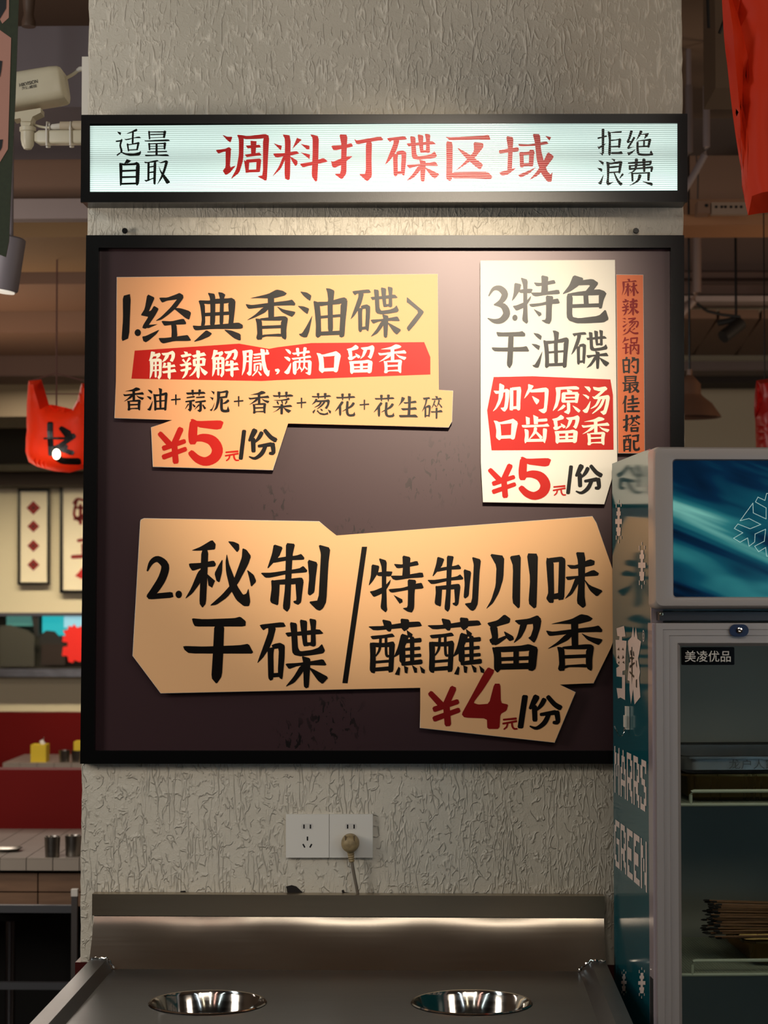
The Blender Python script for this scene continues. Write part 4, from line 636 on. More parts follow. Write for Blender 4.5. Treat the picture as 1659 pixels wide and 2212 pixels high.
# work top with two round holes
bm = bmesh.new(); outer = [(-.636, YFR), (.268, YFR), (.268, -.098), (-.636, -.098)]
def ringpts(c, n=48): return [(c[0]+c[2]*math.cos(2*math.pi*k/n), c[1]+c[2]*math.sin(2*math.pi*k/n)) for k in range(n)]
eds = []
for loop in [outer]+[ringpts(c) for c in pans]:
    vs = [bm.verts.new((x, y, CZ)) for x, y in loop]
    for i in range(len(vs)): eds.append(bm.edges.new((vs[i], vs[(i+1) % len(vs)])))
bmesh.ops.triangle_fill(bm, edges=eds, use_beauty=True)
bad = [f for f in bm.faces if any((f.calc_center_median().xy-Vector(c[:2])).length < c[2]*.97 for c in pans)]
bmesh.ops.delete(bm, geom=bad, context='FACES')
for f in bm.faces:
    f.normal_update()
    if f.normal.z < 0: f.normal_flip()
r_ = bmesh.ops.extrude_face_region(bm, geom=bm.faces[:]); bmesh.ops.translate(bm, vec=(0, 0, -.0012), verts=[v for v in r_['geom'] if isinstance(v, bmesh.types.BMVert)])
rel(fin('work_top', bm, M_st), root)
steelbox = bmesh.new(); box(steelbox, -.655, .296, YFR+.02, -.0045, .12, CZ-.11); rel(fin('cabinet_body', steelbox, M_st), root)
for x in (-.60, .24):
    for y in (YFR+.08, -.08):
        bm = bmesh.new(); lathe(bm, [(0, 0), (.02, 0), (.02, .02), (.014, .03), (.014, .125), (0, .125)], (x, y, 0), 14); rel(fin('foot', bm, M_black, smooth=True), root)
# side rails: sloping inner cheek, flat top band, outer skirt
for s, xi, xrdg, xo in ((-1, -.631, -.641, -.672), (1, .264, .277, .313)):
    bm = bmesh.new(); z2 = CZ+.021
    ridge_x = PZ(226, 2077, z2).x if s < 0 else PZ(1278, 2081, z2).x
    yb = -.10
    pr = [(xi, CZ+.0004), (ridge_x, z2), (xo, z2), (xo, CZ-.11), (xo-s*.002, CZ-.11), (xo-s*.002, z2-.002), (ridge_x, z2-.002), (xi, CZ-.002)]
    fr = [Vector((x, YFR, z)) for x, z in pr]; bk = [Vector((x, yb-.012, z)) for x, z in pr]; prism(bm, fr, bk)
    rel(fin('side_rail', bm, M_st), root)
    # weld bead in the back corner
    bm = bmesh.new(); pa_ = Vector((xi-s*.004, yb-.004, CZ+.002)); pb2 = Vector((ridge_x, yb-.010, z2+.002)); pc2 = Vector((xo, yb-.012, z2+.001)); pth = []
    for k in range(13):
        t = k/12; q = pa_.lerp(pb2, min(1, t*2)) if t <= .5 else pb2.lerp(pc2, (t-.5)*2); pth.append(q+Vector((0, .001*math.sin(k*2.3), .001*math.cos(k*3.1))))
    tube(bm, pth, [.0022+.0009*math.sin(k*1.9) for k in range(13)], 8); rel(fin('weld_bead', bm, M_stb, smooth=True), root)
bx = bmesh.new(); box(bx, -.672, .313, YFR-.002, YFR, CZ-.14, CZ+.0); rel(fin('front_apron', bx, M_st), root)
proto = None
for i, (cx, cy, r0) in enumerate(pans):
    bm = bmesh.new()
    lathe(bm, [(r0+.006, .0012), (r0+.004, .0030), (r0+.0005, .0026), (r0-.003, -.003), (r0*.86, -.045), (r0*.74, -.085), (r0*.70, -.094), (r0*.62, -.098), (0.0001, -.098)], (0, 0, 0), 96)
    bmesh.ops.recalc_face_normals(bm, faces=bm.faces)
    o = fin('steel_pan', bm, M_stb, smooth=True); o.location = (cx, cy, CZ)
    tag(o, ('round steel pan sunk in the counter, left of the two' if i == 0 else 'round steel pan sunk in the counter, nearer the glass door fridge'), 'pan', 'pans sunk in the counter')
# ================================================================ GLASS DOOR FRIDGE (local frame: x along its front, y into its depth)
FO = Vector((.3640, -.48, 0)); FA = math.radians(4.1); FM = Matrix.Translation(FO) @ Matrix.Rotation(FA, 4, 'Z'); FI = FM.inverted()
def loc_ray(px, py): return FI @ CV, (FI.to_3x3() @ ray(px, py))
def FL(px, py, c):
    o, d = loc_ray(px, py); return o+d*((c-o.y)/d.y)
def FS(px, py, c=0.0):
    o, d = loc_ray(px, py); return o+d*((c-o.x)/d.x)
def q1(x, y): return 1300+x/4.62, 950+y/4.62
def q2(x, y): return 1300+x/4.62, 1300+y/4.62
def q3(x, y): return 1300+x/4.62, 1750+y/4.62
fr = empty('display_fridge', FO, FA); tag(fr, 'tall glass door display fridge with teal side film and lit-look header beside the counter', 'fridge')
fr['label'] = 'tall glass door display fridge with teal lettered side and blue snowflake header'
WD = .60; DP = .425; ZT = 1.803
M_fgrey = mat('fridge_grey_plastic', (156, 147, 140), .33); M_flil = mat('fridge_trim_plastic', (160, 146, 148), .22, coat=.3); M_alu = mat('anodised_door_frame', (158, 149, 142), .42, metal=.25)
M_teal = mat('teal_side_film', (22, 84, 92), .11, spec=.12); M_film = mat('pale_side_print', (224, 204, 192), .3, spec=.1); M_fdark = mat('dark_side_print', (12, 34, 38), .3, spec=.1)
M_liner = mat('fridge_liner', (150, 149, 142), .5); M_gask = mat('fridge_gasket', (30, 30, 34), .5)
def fb(name, x0, x1, y0, y1, z0, z1, m, bevel=0, parent=fr): return boxo(name, x0, x1, y0, y1, z0, z1, m, parent, bevel)
zc = FL(1500, 1318, -.05).z            # underside of the header
zd = FL(1500, 1346, -.05).z            # top of the door
fb('side_panel', 0, .004, 0, DP, .06, ZT, M_teal)
fb('side_panel', WD-.004, WD, 0, DP, .06, ZT, M_teal)
fb('back_panel', .004, WD-.004, DP-.02, DP, .06, ZT, M_liner)
fb('top_panel', .004, WD-.004, 0, DP-.02, ZT-.004, ZT, M_fgrey)
fb('header_box', .004, WD-.004, .0, DP-.02, zd-.006, ZT-.005, M_liner)
fb('bottom_panel', .004, WD-.004, .0, DP-.02, .06, .20, M_liner)
fb('inner_wall', .004, .030, .0, DP-.02, .20, zd-.006, M_liner); fb('inner_wall', WD-.030, WD-.004, .0, DP-.02, .20, zd-.006, M_liner)
fb('kick_plate', .01, WD-.01, -.02, 0, .04, .19, M_gask)
for x in (.05, WD-.05):
    for y in (.05, DP-.06):
        bm = bmesh.new(); lathe(bm, [(0, 0), (.018, 0), (.018, .012), (.01, .016), (.01, .062), (0, .062)], (x, y, 0), 12); fin('foot', bm, M_gask, fr, smooth=True)
# header bezel with a rounded outline around the picture
yb0, yb1 = -.062, -.002
hx0 = FL(1416, 1100, yb0).x; hzt = FL(1500, 964.5, yb0).z; hzb = FL(1500, 1316, yb0).z
def rrect(x0, x1, z0, z1, r, n=5):
    out = []
    for cx, cz, a0 in ((x1-r, z1-r, 0), (x0+r, z1-r, 90), (x0+r, z0+r, 180), (x1-r, z0+r, 270)):
        for k in range(n+1):
            a = math.radians(a0+90*k/n); out.append((cx+r*math.cos(a), cz+r*math.sin(a)))
    return out
pa = FL(1453.5, 994.5, yb0+.006); pz = FL(1453.5, 1289.5, yb0+.006)
hx1 = WD+.006; px0, px1 = pa.x, hx1-(pa.x-hx0); pzt, pzb = pa.z, pz.z
bm = bmesh.new()
o_b = rrect(hx0-.002, hx1, hzb, hzt, .010); o_f = rrect(hx0, hx1-.006, hzb+.006, hzt-.004, .012)
i_f = rrect(px0-.002, px1+.002, pzb-.002, pzt+.002, .006); i_b = rrect(px0, px1, pzb, pzt, .005)
loops = []
for lp, y in ((o_b, yb1), (o_b, yb0+.016), (rrect(hx0-.001, hx1-.002, hzb+.002, hzt-.001, .011), yb0+.005), (o_f, yb0), (rrect((hx0+px0)/2, (hx1+px1)/2-.003, (hzb+pzb)/2+.002, (hzt+pzt)/2, .010), yb0-.001), (i_f, yb0+.0005), (i_b, yb0+.006)):
    loops.append([bm.verts.new((x, y, z)) for x, z in lp])
for A, B in zip(loops, loops[1:]):
    for k in range(len(A)): bm.faces.new((A[k], A[(k+1) % len(A)], B[(k+1) % len(A)], B[k]))
fin('header_bezel', bm, M_fgrey, fr, smooth=True)
# picture: streaks of blue and turquoise light
m = bpy.data.materials.new('aurora_print'); m.use_nodes = True; nt = m.node_tree; b = nt.nodes['Principled BSDF']
tc = N(nt, 'ShaderNodeTexCoord'); mp = N(nt, 'ShaderNodeMapping'); mp.inputs['Scale'].default_value = (2.2, 1, 17); mp.inputs['Location'].default_value = (.3, 0, 1.1); mr_ = N(nt, 'ShaderNodeMapping'); mr_.inputs['Rotation'].default_value = (0, math.radians(-21), 0)
nt.links.new(tc.outputs['Object'], mr_.inputs[0]); nt.links.new(mr_.outputs[0], mp.inputs[0]); n = N(nt, 'ShaderNodeTexNoise'); n.inputs['Scale'].default_value = 1.0; n.inputs['Detail'].default_value = 2.5; n.inputs['Distortion'].default_value = .5
nt.links.new(mp.outputs[0], n.inputs['Vector']); r = N(nt, 'ShaderNodeValToRGB'); nt.links.new(n.outputs[0], r.inputs[0])
e = r.color_ramp.elements; e[0].position = .36; e[0].color = (*srgb((2, 12, 30)), 1); e[1].position = .72; e[1].color = (*srgb((120, 190, 180)), 1)
for p_, c_ in ((.46, (4, 38, 66)), (.54, (14, 78, 96)), (.62, (44, 122, 128))): x = e.new(p_); x.color = (*srgb(c_), 1)
nt.links.new(r.outputs[0], b.inputs['Base Color']); b.inputs['Roughness'].default_value = .16; nt.links.new(r.outputs[0], b.inputs['Emission Color']); b.inputs['Emission Strength'].default_value = .42  # faint emission added to brighten the picture; header taken as unlit
fb('header_picture', px0-.001, px1+.001, yb0+.006, yb0+.010, pzb-.001, pzt+.001, m)
M_line = mat('snowflake_line', (190, 225, 220), .4, emis=(170, 215, 210), estr=.35)  # outline brightened by added emission too
sn = [[(1700, 535), (1645, 535), (1628, 605), (1558, 572), (1533, 620), (1640, 680), (1640, 790), (1512, 730), (1508, 632), (1380, 808), (1468, 785), (1587, 845), (1480, 888), (1358, 840), (1322, 885), (1408, 928), (1315, 982), (1380, 1022), (1455, 980), (1470, 1062), (1525, 1020), (1530, 940), (1635, 892), (1622, 1012), (1525, 1062), (1565, 1117), (1635, 1075), (1645, 1162), (1700, 1162)]]
bm = bmesh.new(); yy = yb0+.0056; path = [FL(*q1(*p_), yy) for p_ in sn[0]]; xm = FL(*q1(1702, 850), yy).x
for sgn in (1, -1):
    for A, B in zip(path, path[1:]):
        A2 = Vector((xm+(A.x-xm)*sgn, A.y, A.z)); B2 = Vector((xm+(B.x-xm)*sgn, B.y, B.z)); d = (B2-A2); n_ = Vector((-d.z, 0, d.x)).normalized()*.00045; d = d.normalized()*.0004
        bm.faces.new([bm.verts.new(v) for v in (A2-n_-d, B2-n_+d, B2+n_+d, A2+n_-d)])
fin('snowflake_outline', bm, M_line, fr)
# black strip, screw
zs0, zs1 = FL(1500, 1340, -.03).z, FL(1500, 1322, -.03).z
fb('black_strip', FL(1423, 1330, -.03).x, WD-.004, -.036, -.001, zs0, zs1, mat('strip_black', (38, 36, 36), .35), .001)
sc = FL(*q1(597, 1738), -.037); bm = bmesh.new(); lathe(bm, [(0, -.0022), (.0024, -.002), (.0036, -.0006), (.0036, .001)], sc, 18, 'Y'); s_o = fin('screw', bm, mat('screw_steel', (170, 165, 140), .3, metal=1), fr, smooth=True)
bm = bmesh.new(); box(bm, sc.x-.0018, sc.x+.0018, sc.y-.0025, sc.y-.002, sc.z-.0004, sc.z+.0004); box(bm, sc.x-.0004, sc.x+.0004, sc.y-.0025, sc.y-.002, sc.z-.0018, sc.z+.0018); fin('cross_slot', bm, M_slot, s_o)
# front corner post between the film and the door
fb('corner_post', -.0005, .020, -.006, .0, .06, ZT-.001, M_flil, .0015)
# door
dy0, dy1 = -.055, -.008
dx0 = FL(1419, 1700, dy0).x; gx0 = FL(1473, 1700, dy0).x; gzt = FL(1500, 1396, dy0).z; dx1 = WD-.002; gx1 = dx1-(gx0-dx0); dzb = .195; gzb = dzb+(zd-gzt)
bm = bmesh.new(); steps = [(0, dy1), (0, dy0+.003), (.003, dy0), (.27, dy0), (.29, dy0+.0015), (.53, dy0+.0015), (.55, dy0+.003), (.86, dy0+.003), (1.0, dy0+.010), (1.0, dy1)]
loops = []
for t, y in steps:
    a = t*(gx0-dx0); c = t*(zd-gzt); loops.append([bm.verts.new(v) for v in ((dx0+a, y, dzb+c), (dx1-a, y, dzb+c), (dx1-a, y, zd-c), (dx0+a, y, zd-c))])
for A, B in zip(loops, loops[1:]+[loops[0]]):
    for k in range(4): bm.faces.new((A[k], A[(k+1) % 4], B[(k+1) % 4], B[k]))
door = fin('door', bm, M_alu, fr)
boxo('door_side_trim', dx0-.006, dx0+.0015, dy0+.006, dy1, dzb, zd, M_flil, door, .001)
boxo('gasket', dx0+.004, gx0+.004, dy1, -.001, dzb+.01, zd-.004, M_gask, door)
bm = bmesh.new(); box(bm, gx0, gx1, dy0+.012, dy0+.015, gzb, gzt); fin('glass_pane', bm, glass('door_glass', (.92, .95, .92), .04), door)
hz0, hz1 = FL(1423, 2118, dy0).z-.25, FL(1423, 2118, dy0).z
boxo('grip_recess', dx0-.007, dx0-.0005, dy0+.012, dy1-.008, hz0, hz1, M_slot, door)
# lock on the top rail
lc = FL(1595.5, 1361.8, dy0); bm = bmesh.new(); o_ = rrect(lc.x-.0165, lc.x+.0165, lc.z-.0105, lc.z+.0105, .0103, 6)
vs0 = [(x, lc.y-.004, z) for x, z in o_]; prism(bm, [Vector(v) for v in vs0], [Vector((v[0], v[1]+.005, v[2])) for v in vs0]); lk = fin('lock', bm, mat('navy_lock', (18, 26, 60), .25, coat=.4), door, bevel=.0008)
bm = bmesh.new(); lathe(bm, [(0, -.0026), (.0015, -.0026), (.003, -.0036), (.0052, -.003), (.0055, 0)], (lc.x, lc.y-.004, lc.z), 24, 'Y'); fin('lock_barrel', bm, mat('chrome', (190, 185, 180), .12, metal=1), lk, smooth=True)
# brand plate behind the glass
a = FL(*q2(792, 452), dy0+.0105); c = FL(*q2(1322, 630), dy0+.0105); bm = bmesh.new(); o_ = rrect(a.x, c.x, c.z, a.z, .0022, 3)
prism(bm, [Vector((x, dy0+.009, z)) for x, z in o_], [Vector((x, dy0+.012, z)) for x, z in o_]); bp_ = fin('name_plate', bm, mat('plate_black', (8, 8, 8), .12), door)
a = FL(*q2(828, 600), dy0+.0088); ux = FL(*q2(1287, 600), dy0+.0088)-a; uz = Vector((0, 0, FL(*q2(828, 488), dy0+.0088).z-a.z)); ux.z = 0; ux.y = 0
sans('lettering', '美凌优品', mat('plate_print', (196, 190, 178), .4), bp_, a, ux, uz, .02, .004)
# shelves and what stands on them
M_wire = mat('shelf_wire', (166, 170, 150), .4)
def shelf(pyt, pyb, pxv):
    zb_ = FL(1550, pyb, .03).z; zt_ = FL(1550, pyt, .03).z; xv = FL(pxv, pyb, .03).x; x1 = WD-.034
    s = empty('shelf', (0, 0, 0)); s.parent = fr
    bm = bmesh.new(); tube(bm, [(.032, .03, zb_), (x1, .03, zb_)], .0032, 8)
    tube(bm, [(xv-.0, .03, zb_), (xv, .03, zt_-.006), (xv+.002, .03, zt_-.001), (xv+.006, .03, zt_), (x1-.04, .03, zt_), (x1-.035, .03, zt_-.006), (x1-.034, .03, zb_)], .0032, 8)
    tube(bm, [(.032, .39, zb_), (x1, .39, zb_)], .0028, 8); tube(bm, [(.034, .03, zb_), (.034, .39, zb_)], .0028, 8); tube(bm, [(x1, .03, zb_), (x1, .39, zb_)], .0028, 8)
    fin('shelf_rim', bm, M_wire, s, smooth=True)
    bm = bmesh.new(); w = .0011; X0, X1, Y0, Y1 = .034, x1, .03, .39; st = .0105
    for sg in (1, -1):
        k = -60
        while k*st < (X1-X0)+.4:
            pts_ = []
            for (x, y) in ((X0+k*st, Y0), (X0+k*st+.36*1.6, Y1)): pts_.append((x, y))
            (xa, ya), (xb_, yb_) = pts_
            if sg < 0: xa, xb_ = xb_, xa
            ta, tb = 0.0, 1.0; dx = xb_-xa
            for lim, hi_ in ((X0, 0), (X1, 1)):
                if dx > 0: 
                    if hi_: tb = min(tb, (lim-xa)/dx)
                    else: ta = max(ta, (lim-xa)/dx)
                else:
                    if hi_: ta = max(ta, (lim-xa)/dx)
                    else: tb = min(tb, (lim-xa)/dx)
            if tb > ta:
                A = Vector((xa+dx*ta, ya+(yb_-ya)*ta, zb_+.001)); B = Vector((xa+dx*tb, ya+(yb_-ya)*tb, zb_+.001)); n_ = (B-A).cross(Vector((0, 0, 1))).normalized()*w
                f = [A-n_, B-n_, B+n_, A+n_]; prism(bm, f, [v+Vector((0, 0, .001)) for v in f])
            k += 1
    o = fin('shelf_mesh', bm, M_wire, s); o['kind'] = 'stuff'
    return zb_
z1 = shelf(1709, 1738, 1492); z2 = shelf(2075, 2105, 1495); 
def tray(name, pl, pt, pb, y, dep, m, label, w=.38, flare=.014, group=None, zbase=None):
    a = FL(pl, pt, y); b_ = FL(pl, pb, y); z1_ = a.z; z0_ = b_.z if zbase is None else zbase
    bm = bmesh.new(); loops = []
    for (ins, z) in ((.0, z1_-.003), (-.004, z1_-.004), (-.004, z1_), (.002, z1_), (.006, z1_-.004), (flare*.8, z0_+.006), (flare*1.6, z0_), ):
        lp = rrect(a.x+ins, a.x+w-ins, y+ins, y+dep-ins, max(.004, .022-ins*.4), 5); loops.append([bm.verts.new((x, yy_, z)) for x, yy_ in lp])
    for A, B in zip(loops, loops[1:]):
        for k in range(len(A)): bm.faces.new((A[k], A[(k+1) % len(A)], B[(k+1) % len(A)], B[k]))
    bm.faces.new(loops[-1])
    bmesh.ops.solidify(bm, geom=bm.faces[:], thickness=.0008)
    o = fin(name, bm, m, None, smooth=True); o.matrix_world = FM; tag(o, label, 'tray', group); return o, a.x, z0_, z1_
M_tray = steel('tray_steel', .38, (196, 196, 198), (20, 1, 1), .4); M_brass = steel('tray_gold', .3, (170, 140, 88), (20, 1, 1), .4)
tg, tx, tz0, tz1 = tray('lower_tray', 1480, 1672, 1706, .045, .30, M_brass, 'gold-toned metal tray on the upper fridge shelf, under the lettered steel tray', .36, .012, zbase=z1+.0045)
tg.name = 'metal_tray'
tr, tx2, _, _ = tray('metal_tray', 1476, 1634, 1671, .040, .32, M_tray, 'lettered steel tray on top of the gold-toned tray in the fridge', .385, .006, zbase=tz1+.001)
a = FL(1574, 1661, .041); b_ = FL(1655, 1640, .041); a.y = .0385
sans('lettering', '龙户人家', mat('tray_print', (60, 62, 64), .5), tr, a, Vector(((b_.x-a.x)*1.28, 0, 0)), Vector((0, .0015, b_.z-a.z)), .02, .003)
t3, tx3, tz30, tz31 = tray('metal_tray', 1612, 2033, 2068, .07, .26, M_brass, 'metal tray of brown skewers on the lower fridge shelf', .26, .02, zbase=z2+.0045)
# skewers: each stick on its own
M_bam = mat('bamboo_skewer', (120, 80, 48), .6, noise=.35, nscale=60, stretch=(1, 20, 20)); M_char = mat('charred_tip', (20, 14, 12), .8)
bm = bmesh.new(); tube(bm, [(0, 0, 0), (.30, 0, 0)], .0013, 6); bmesh.ops.recalc_face_normals(bm, faces=bm.faces); sk_me = bpy.data.meshes.new('skewer'); bm.to_mesh(sk_me); bm.free(); sk_me.materials.append(M_bam)
bm = bmesh.new(); tube(bm, [(-.004, 0, 0), (.0, 0, 0), (.007, 0, 0)], [.0008, .002, .0019], 6); bmesh.ops.recalc_face_normals(bm, faces=bm.faces); ti_me = bpy.data.meshes.new('charred_tip'); bm.to_mesh(ti_me); bm.free(); ti_me.materials.append(M_char)
rnd = random.Random(5); sk0 = tp0 = None
zlow = FL(1530, 1999, .13).z; zhigh = FL(1530, 1944, .13).z; xs_ = FL(1526, 1970, .13).x
cnt = 0
for row in range(13):
    z = tz31+.0022+ (zhigh-tz31-.004)*row/12
    for k in range(4):
        y = .085+k*.020+rnd.uniform(-.006, .006)
        M4 = FM @ Matrix.Translation((xs_+rnd.uniform(-.007, .012)+ (.004 if row in (0, 12) else 0), y, z+rnd.uniform(-.001, .001))) @ Matrix.Rotation(math.radians(rnd.uniform(-2, 2)), 4, 'Z') @ Matrix.Rotation(math.radians(.6+2.4*(row-6)/12), 4, 'Y')
        if sk0 is None:
            sk0 = link('bamboo_skewer', sk_me); tp0 = link('charred_tip', ti_me, None, sk0); s_ = sk0
        else:
            s_ = sk0.copy(); S.collection.objects.link(s_); t_ = tp0.copy(); S.collection.objects.link(t_); t_.parent = s_
        s_.matrix_world = M4; tag(s_, 'thin brown skewer with a dark tip in the bundle on the lower fridge shelf', 'skewer', 'skewers bundled on the lower fridge shelf')
# ---- printed side film
def spoly(bm, pp, e, qf):
    vs = []
    for p_ in pp:
        v = FS(*qf(*p_), 0); v.x = -e; vs.append(bm.verts.new(v))
    bm.faces.new(vs)
def sfin(name, bm, m):
    bm.normal_update(); bmesh.ops.triangulate(bm, faces=bm.faces, ngon_method='EAR_CLIP')
    for f in bm.faces:
        f.normal_update()
        if f.normal.x > 0: f.normal_flip()
    me = bpy.data.meshes.new(name); bm.to_mesh(me); bm.free(); return link(name, me, m, fr)
flake = [(167, 600, 173, 632), (143, 635, 150, 680), (192, 635, 199, 668), (160, 675, 185, 760), (150, 715, 192, 755), (160, 755, 182, 960), (138, 790, 205, 840), (148, 875, 193, 915), (155, 915, 190, 955), (145, 955, 152, 998), (193, 960, 199, 992), (168, 995, 174, 1032)]
for (ox, oy, sx_, sy_, qf) in ((0, 600, 1, 1, q1), (233, 1020, 1.08, 1.08, q1), (232, 1570, 1.05, .72, q3), (52, 1590, .8, .6, q3)):
    bm = bmesh.new()
    for i, (x0, y0, x1, y1) in enumerate(flake):
        cx = 172; f = lambda x, y: (cx+(x-cx)*sx_+ox, oy+(y-600)*sy_)
        spoly(bm, [f(x0, y0), f(x1, y0), f(x1, y1), f(x0, y1)], .0006+.00003*i, qf)
    sfin('pixel_snowflake', bm, M_film)
bm = bmesh.new()
spoly(bm, [(150, 265), (225, 240), (240, 345), (205, 350), (205, 385), (250, 390), (240, 560), (238, 620), (240, 680), (210, 690), (210, 730), (235, 730), (235, 980), (190, 955), (165, 965), (150, 860), (205, 865), (205, 750), (150, 745), (148, 660), (180, 640), (150, 610), (140, 380), (175, 380), (180, 345), (158, 340)], .0006, q2)
spoly(bm, [(315, 245), (328, 360), (343, 255), (360, 370), (395, 395), (375, 520), (365, 560), (385, 700), (375, 760), (388, 950), (330, 1025), (315, 870), (295, 1020), (280, 880), (280, 790), (260, 780), (275, 610), (290, 600), (270, 480), (265, 390), (300, 350)], .00065, q2)
sfin('side_logo', bm, M_film)
bm = bmesh.new()
for i, pp in enumerate(([(158, 480), (175, 455), (180, 485)], [(205, 480), (215, 455), (225, 485)], [(158, 560), (172, 530), (182, 570)], [(205, 570), (215, 530), (228, 560)], [(163, 610), (180, 590), (178, 620)], [(210, 605), (225, 590), (232, 620)],
        [(300, 450), (308, 450), (312, 700), (304, 830), (300, 700)], [(275, 560), (300, 545), (330, 560), (310, 580)], [(280, 640), (330, 600), (335, 615), (285, 665)], [(285, 690), (330, 740), (325, 760), (280, 705)], [(345, 580), (352, 590), (356, 660), (348, 640)], [(345, 780), (357, 770), (356, 860), (345, 850)], [(288, 490), (296, 480), (300, 540), (292, 530)], [(316, 500), (322, 490), (330, 545), (320, 540)])):
    spoly(bm, pp, .0008+.00003*i, q2)
sfin('logo_detail', bm, M_fdark)['kind'] = 'stuff'
PF = {'M': ['10001', '11011', '11011', '10101', '10101', '10001', '10001', '10001'], 'A': ['00100', '01110', '01010', '11011', '10001', '11111', '10001', '10001'], 'R': ['11110', '10011', '10001', '10011', '11110', '10110', '10011', '10001'],
      'S': ['01111', '11001', '11000', '01110', '00011', '00001', '10011', '11110'], 'G': ['01111', '11000', '10000', '10111', '10001', '10001', '11001', '01111'], 'E': ['11111', '11000', '10000', '11110', '11110', '10000', '11000', '11111'], 'N': ['10001', '11001', '11001', '10101', '10101', '10011', '10011', '10001']}
def pixword(word, qf, tl, bl, tr_):
    A = FS(*qf(*tl)); B = FS(*qf(*bl)); C_ = FS(*qf(*tr_)); y0, y1, zt_, zb_ = A.y, C_.y, A.z, B.z
    n = len(word)*6-1; dy = (y1-y0)/n; dz = (zt_-zb_)/8; bm = bmesh.new()
    for k, ch in enumerate(word):
        for r_i, row in enumerate(PF[ch]):
            c0 = 0
            while c0 < 5:
                if row[c0] == '1':
                    c1_ = c0
                    while c1_ < 5 and row[c1_] == '1': c1_ += 1
                    ya, yb_ = y0+dy*(k*6+c0), y0+dy*(k*6+c1_); za, zb2 = zt_-dz*r_i, zt_-dz*(r_i+1)
                    bm.faces.new([bm.verts.new((-.0006, yy_, zz_)) for yy_, zz_ in ((ya, za), (yb_, za), (yb_, zb2), (ya, zb2))]); c0 = c1_
                else: c0 += 1
    sfin('side_lettering', bm, M_film)
pixword('MARRS', q2, (128, 1437), (128, 1900), (446, 1620)); pixword('GREEN', q3, (128, 85), (128, 545), (452, 340))
# oval mark
bm = bmesh.new(); cc = FS(*q2(418, 340)); 
for r1, r2 in ((1.0, .78), (.5, .34)):
    for k in range(20):
        a0, a1 = 2*math.pi*k/20, 2*math.pi*(k+1)/20
        bm.faces.new([bm.verts.new((-.0006, cc.y+.0105*math.cos(a)*r_, cc.z+.0105*math.sin(a)*r_)) for a, r_ in ((a0, r1), (a1, r1), (a1, r2), (a0, r2))])
sfin('oval_mark', bm, M_film)
# stick-on hook on the side
hc = FS(*q2(272, 1110)); hk = empty('adhesive_hook', FM @ Vector((0, hc.y, hc.z-.02)), FA); tag(hk, 'white adhesive hook with a bare wire, stuck on the teal fridge side', 'hook')
zt_ = FS(*q2(272, 1020)).z; zb_ = FS(*q2(272, 1195)).z; h_ = zt_-zb_
bm = bmesh.new(); box(bm, -.0065, -.0007, -.009, .009, -.01+0, h_-.0); box(bm, -.009, -.006, -.011, .011, -.006, h_*.48); fin('hook_plate', bm, mat('hook_white', (215, 212, 200), .3), hk, bevel=.0015)
bm = bmesh.new(); tube(bm, smoothpath([(-.008, 0, .0), (-.0085, 0, -.010), (-.012, -.002, -.021), (-.019, -.006, -.021), (-.026, -.010, -.010), (-.029, -.012, -.003)], 5), .0009, 8); fin('wire', bm, mat('chrome', (190, 185, 180), .12, metal=1), hk, smooth=True)
# ================================================================ SECURITY CAMERA on the pillar's left flank
M_cctv = mat('cream_camera_metal', (196, 188, 164), .38, noise=.04, nscale=20); YCC = .22
rt = empty('security_camera', P(172, 300, YCC)); tag(rt, 'cream bullet security camera on an arm beside the pillar', 'camera')
bm = bmesh.new(); ctr = P(88, 195, YCC)
def c3p(px, py, dy=0): return P(px, py, YCC)+Vector((0, dy, 0))
prof = rrect(-.045, .045, -.036, .036, .016, 5)    # depth, height section
ends = [(c3p(-40, 213), 1.0), (c3p(118, 187), 1.0), (c3p(134, 185), .97), (c3p(140, 184.5), .90), (c3p(143.5, 184), .72)]
ax = (ends[1][0]-ends[0][0]).normalized(); upv = Vector((-ax.z, 0, ax.x)); loops = []
for c_, s_ in ends:
    loops.append([bm.verts.new(c_+Vector((0, y*s_, 0))+upv*z*s_) for y, z in prof])
for A, B in zip(loops, loops[1:]):
    for k in range(len(A)): bm.faces.new((A[k], A[(k+1) % len(A)], B[(k+1) % len(A)], B[k]))
bm.faces.new(loops[0]); bm.faces.new(loops[-1]); body = rel(fin('camera_body', bm, M_cctv, smooth=True), rt)
lt = c3p(52, 197, -.0455); 
sans_o = None
a = c3p(52, 199.5, -.0462); u = c3p(91, 190.5, -.0462)-a
sans_o = sans('lettering', 'HIKVISION', mat('badge_print', (40, 36, 30), .5), None, a, u, upv*(.0075), .02, .012); rel(sans_o, rt)
a = c3p(57, 206.5, -.0462); u = c3p(89, 200, -.0462)-a; o2 = sans('small_lettering', '海康威视', mat('badge_print', (40, 36, 30), .5), None, a, u, upv*(.0068), .02, .012); rel(o2, rt)
bm = bmesh.new(); pxprism(bm, pts('28,243 88,233 88,243 70,252 66,262 46,262 44,255 28,258'), YCC-.02, .04); rel(fin('mounting_foot', bm, M_cctv, bevel=.002), rt)
bm = bmesh.new(); cb = c3p(59, 268); lathe(bm, [(0, -.016), (.010, -.015), (.013, -.008), (.013, .008), (.010, .015), (0, .016)], cb, 20, 'Y'); rel(fin('tilt_joint', bm, M_cctv, smooth=True), rt)
bm = bmesh.new(); cb = c3p(60, 298); k_ = 5.25/4400
lathe(bm, [(0, -.026), (.008, -.024), (.0125, -.016), (.0150, -.004), (.0150, .012), (.0175, .014), (.0175, .022), (.011, .026), (.010, .034), (0, .034)], cb, 24, 'Z'); rel(fin('pan_joint', bm, M_cctv, smooth=True), rt)
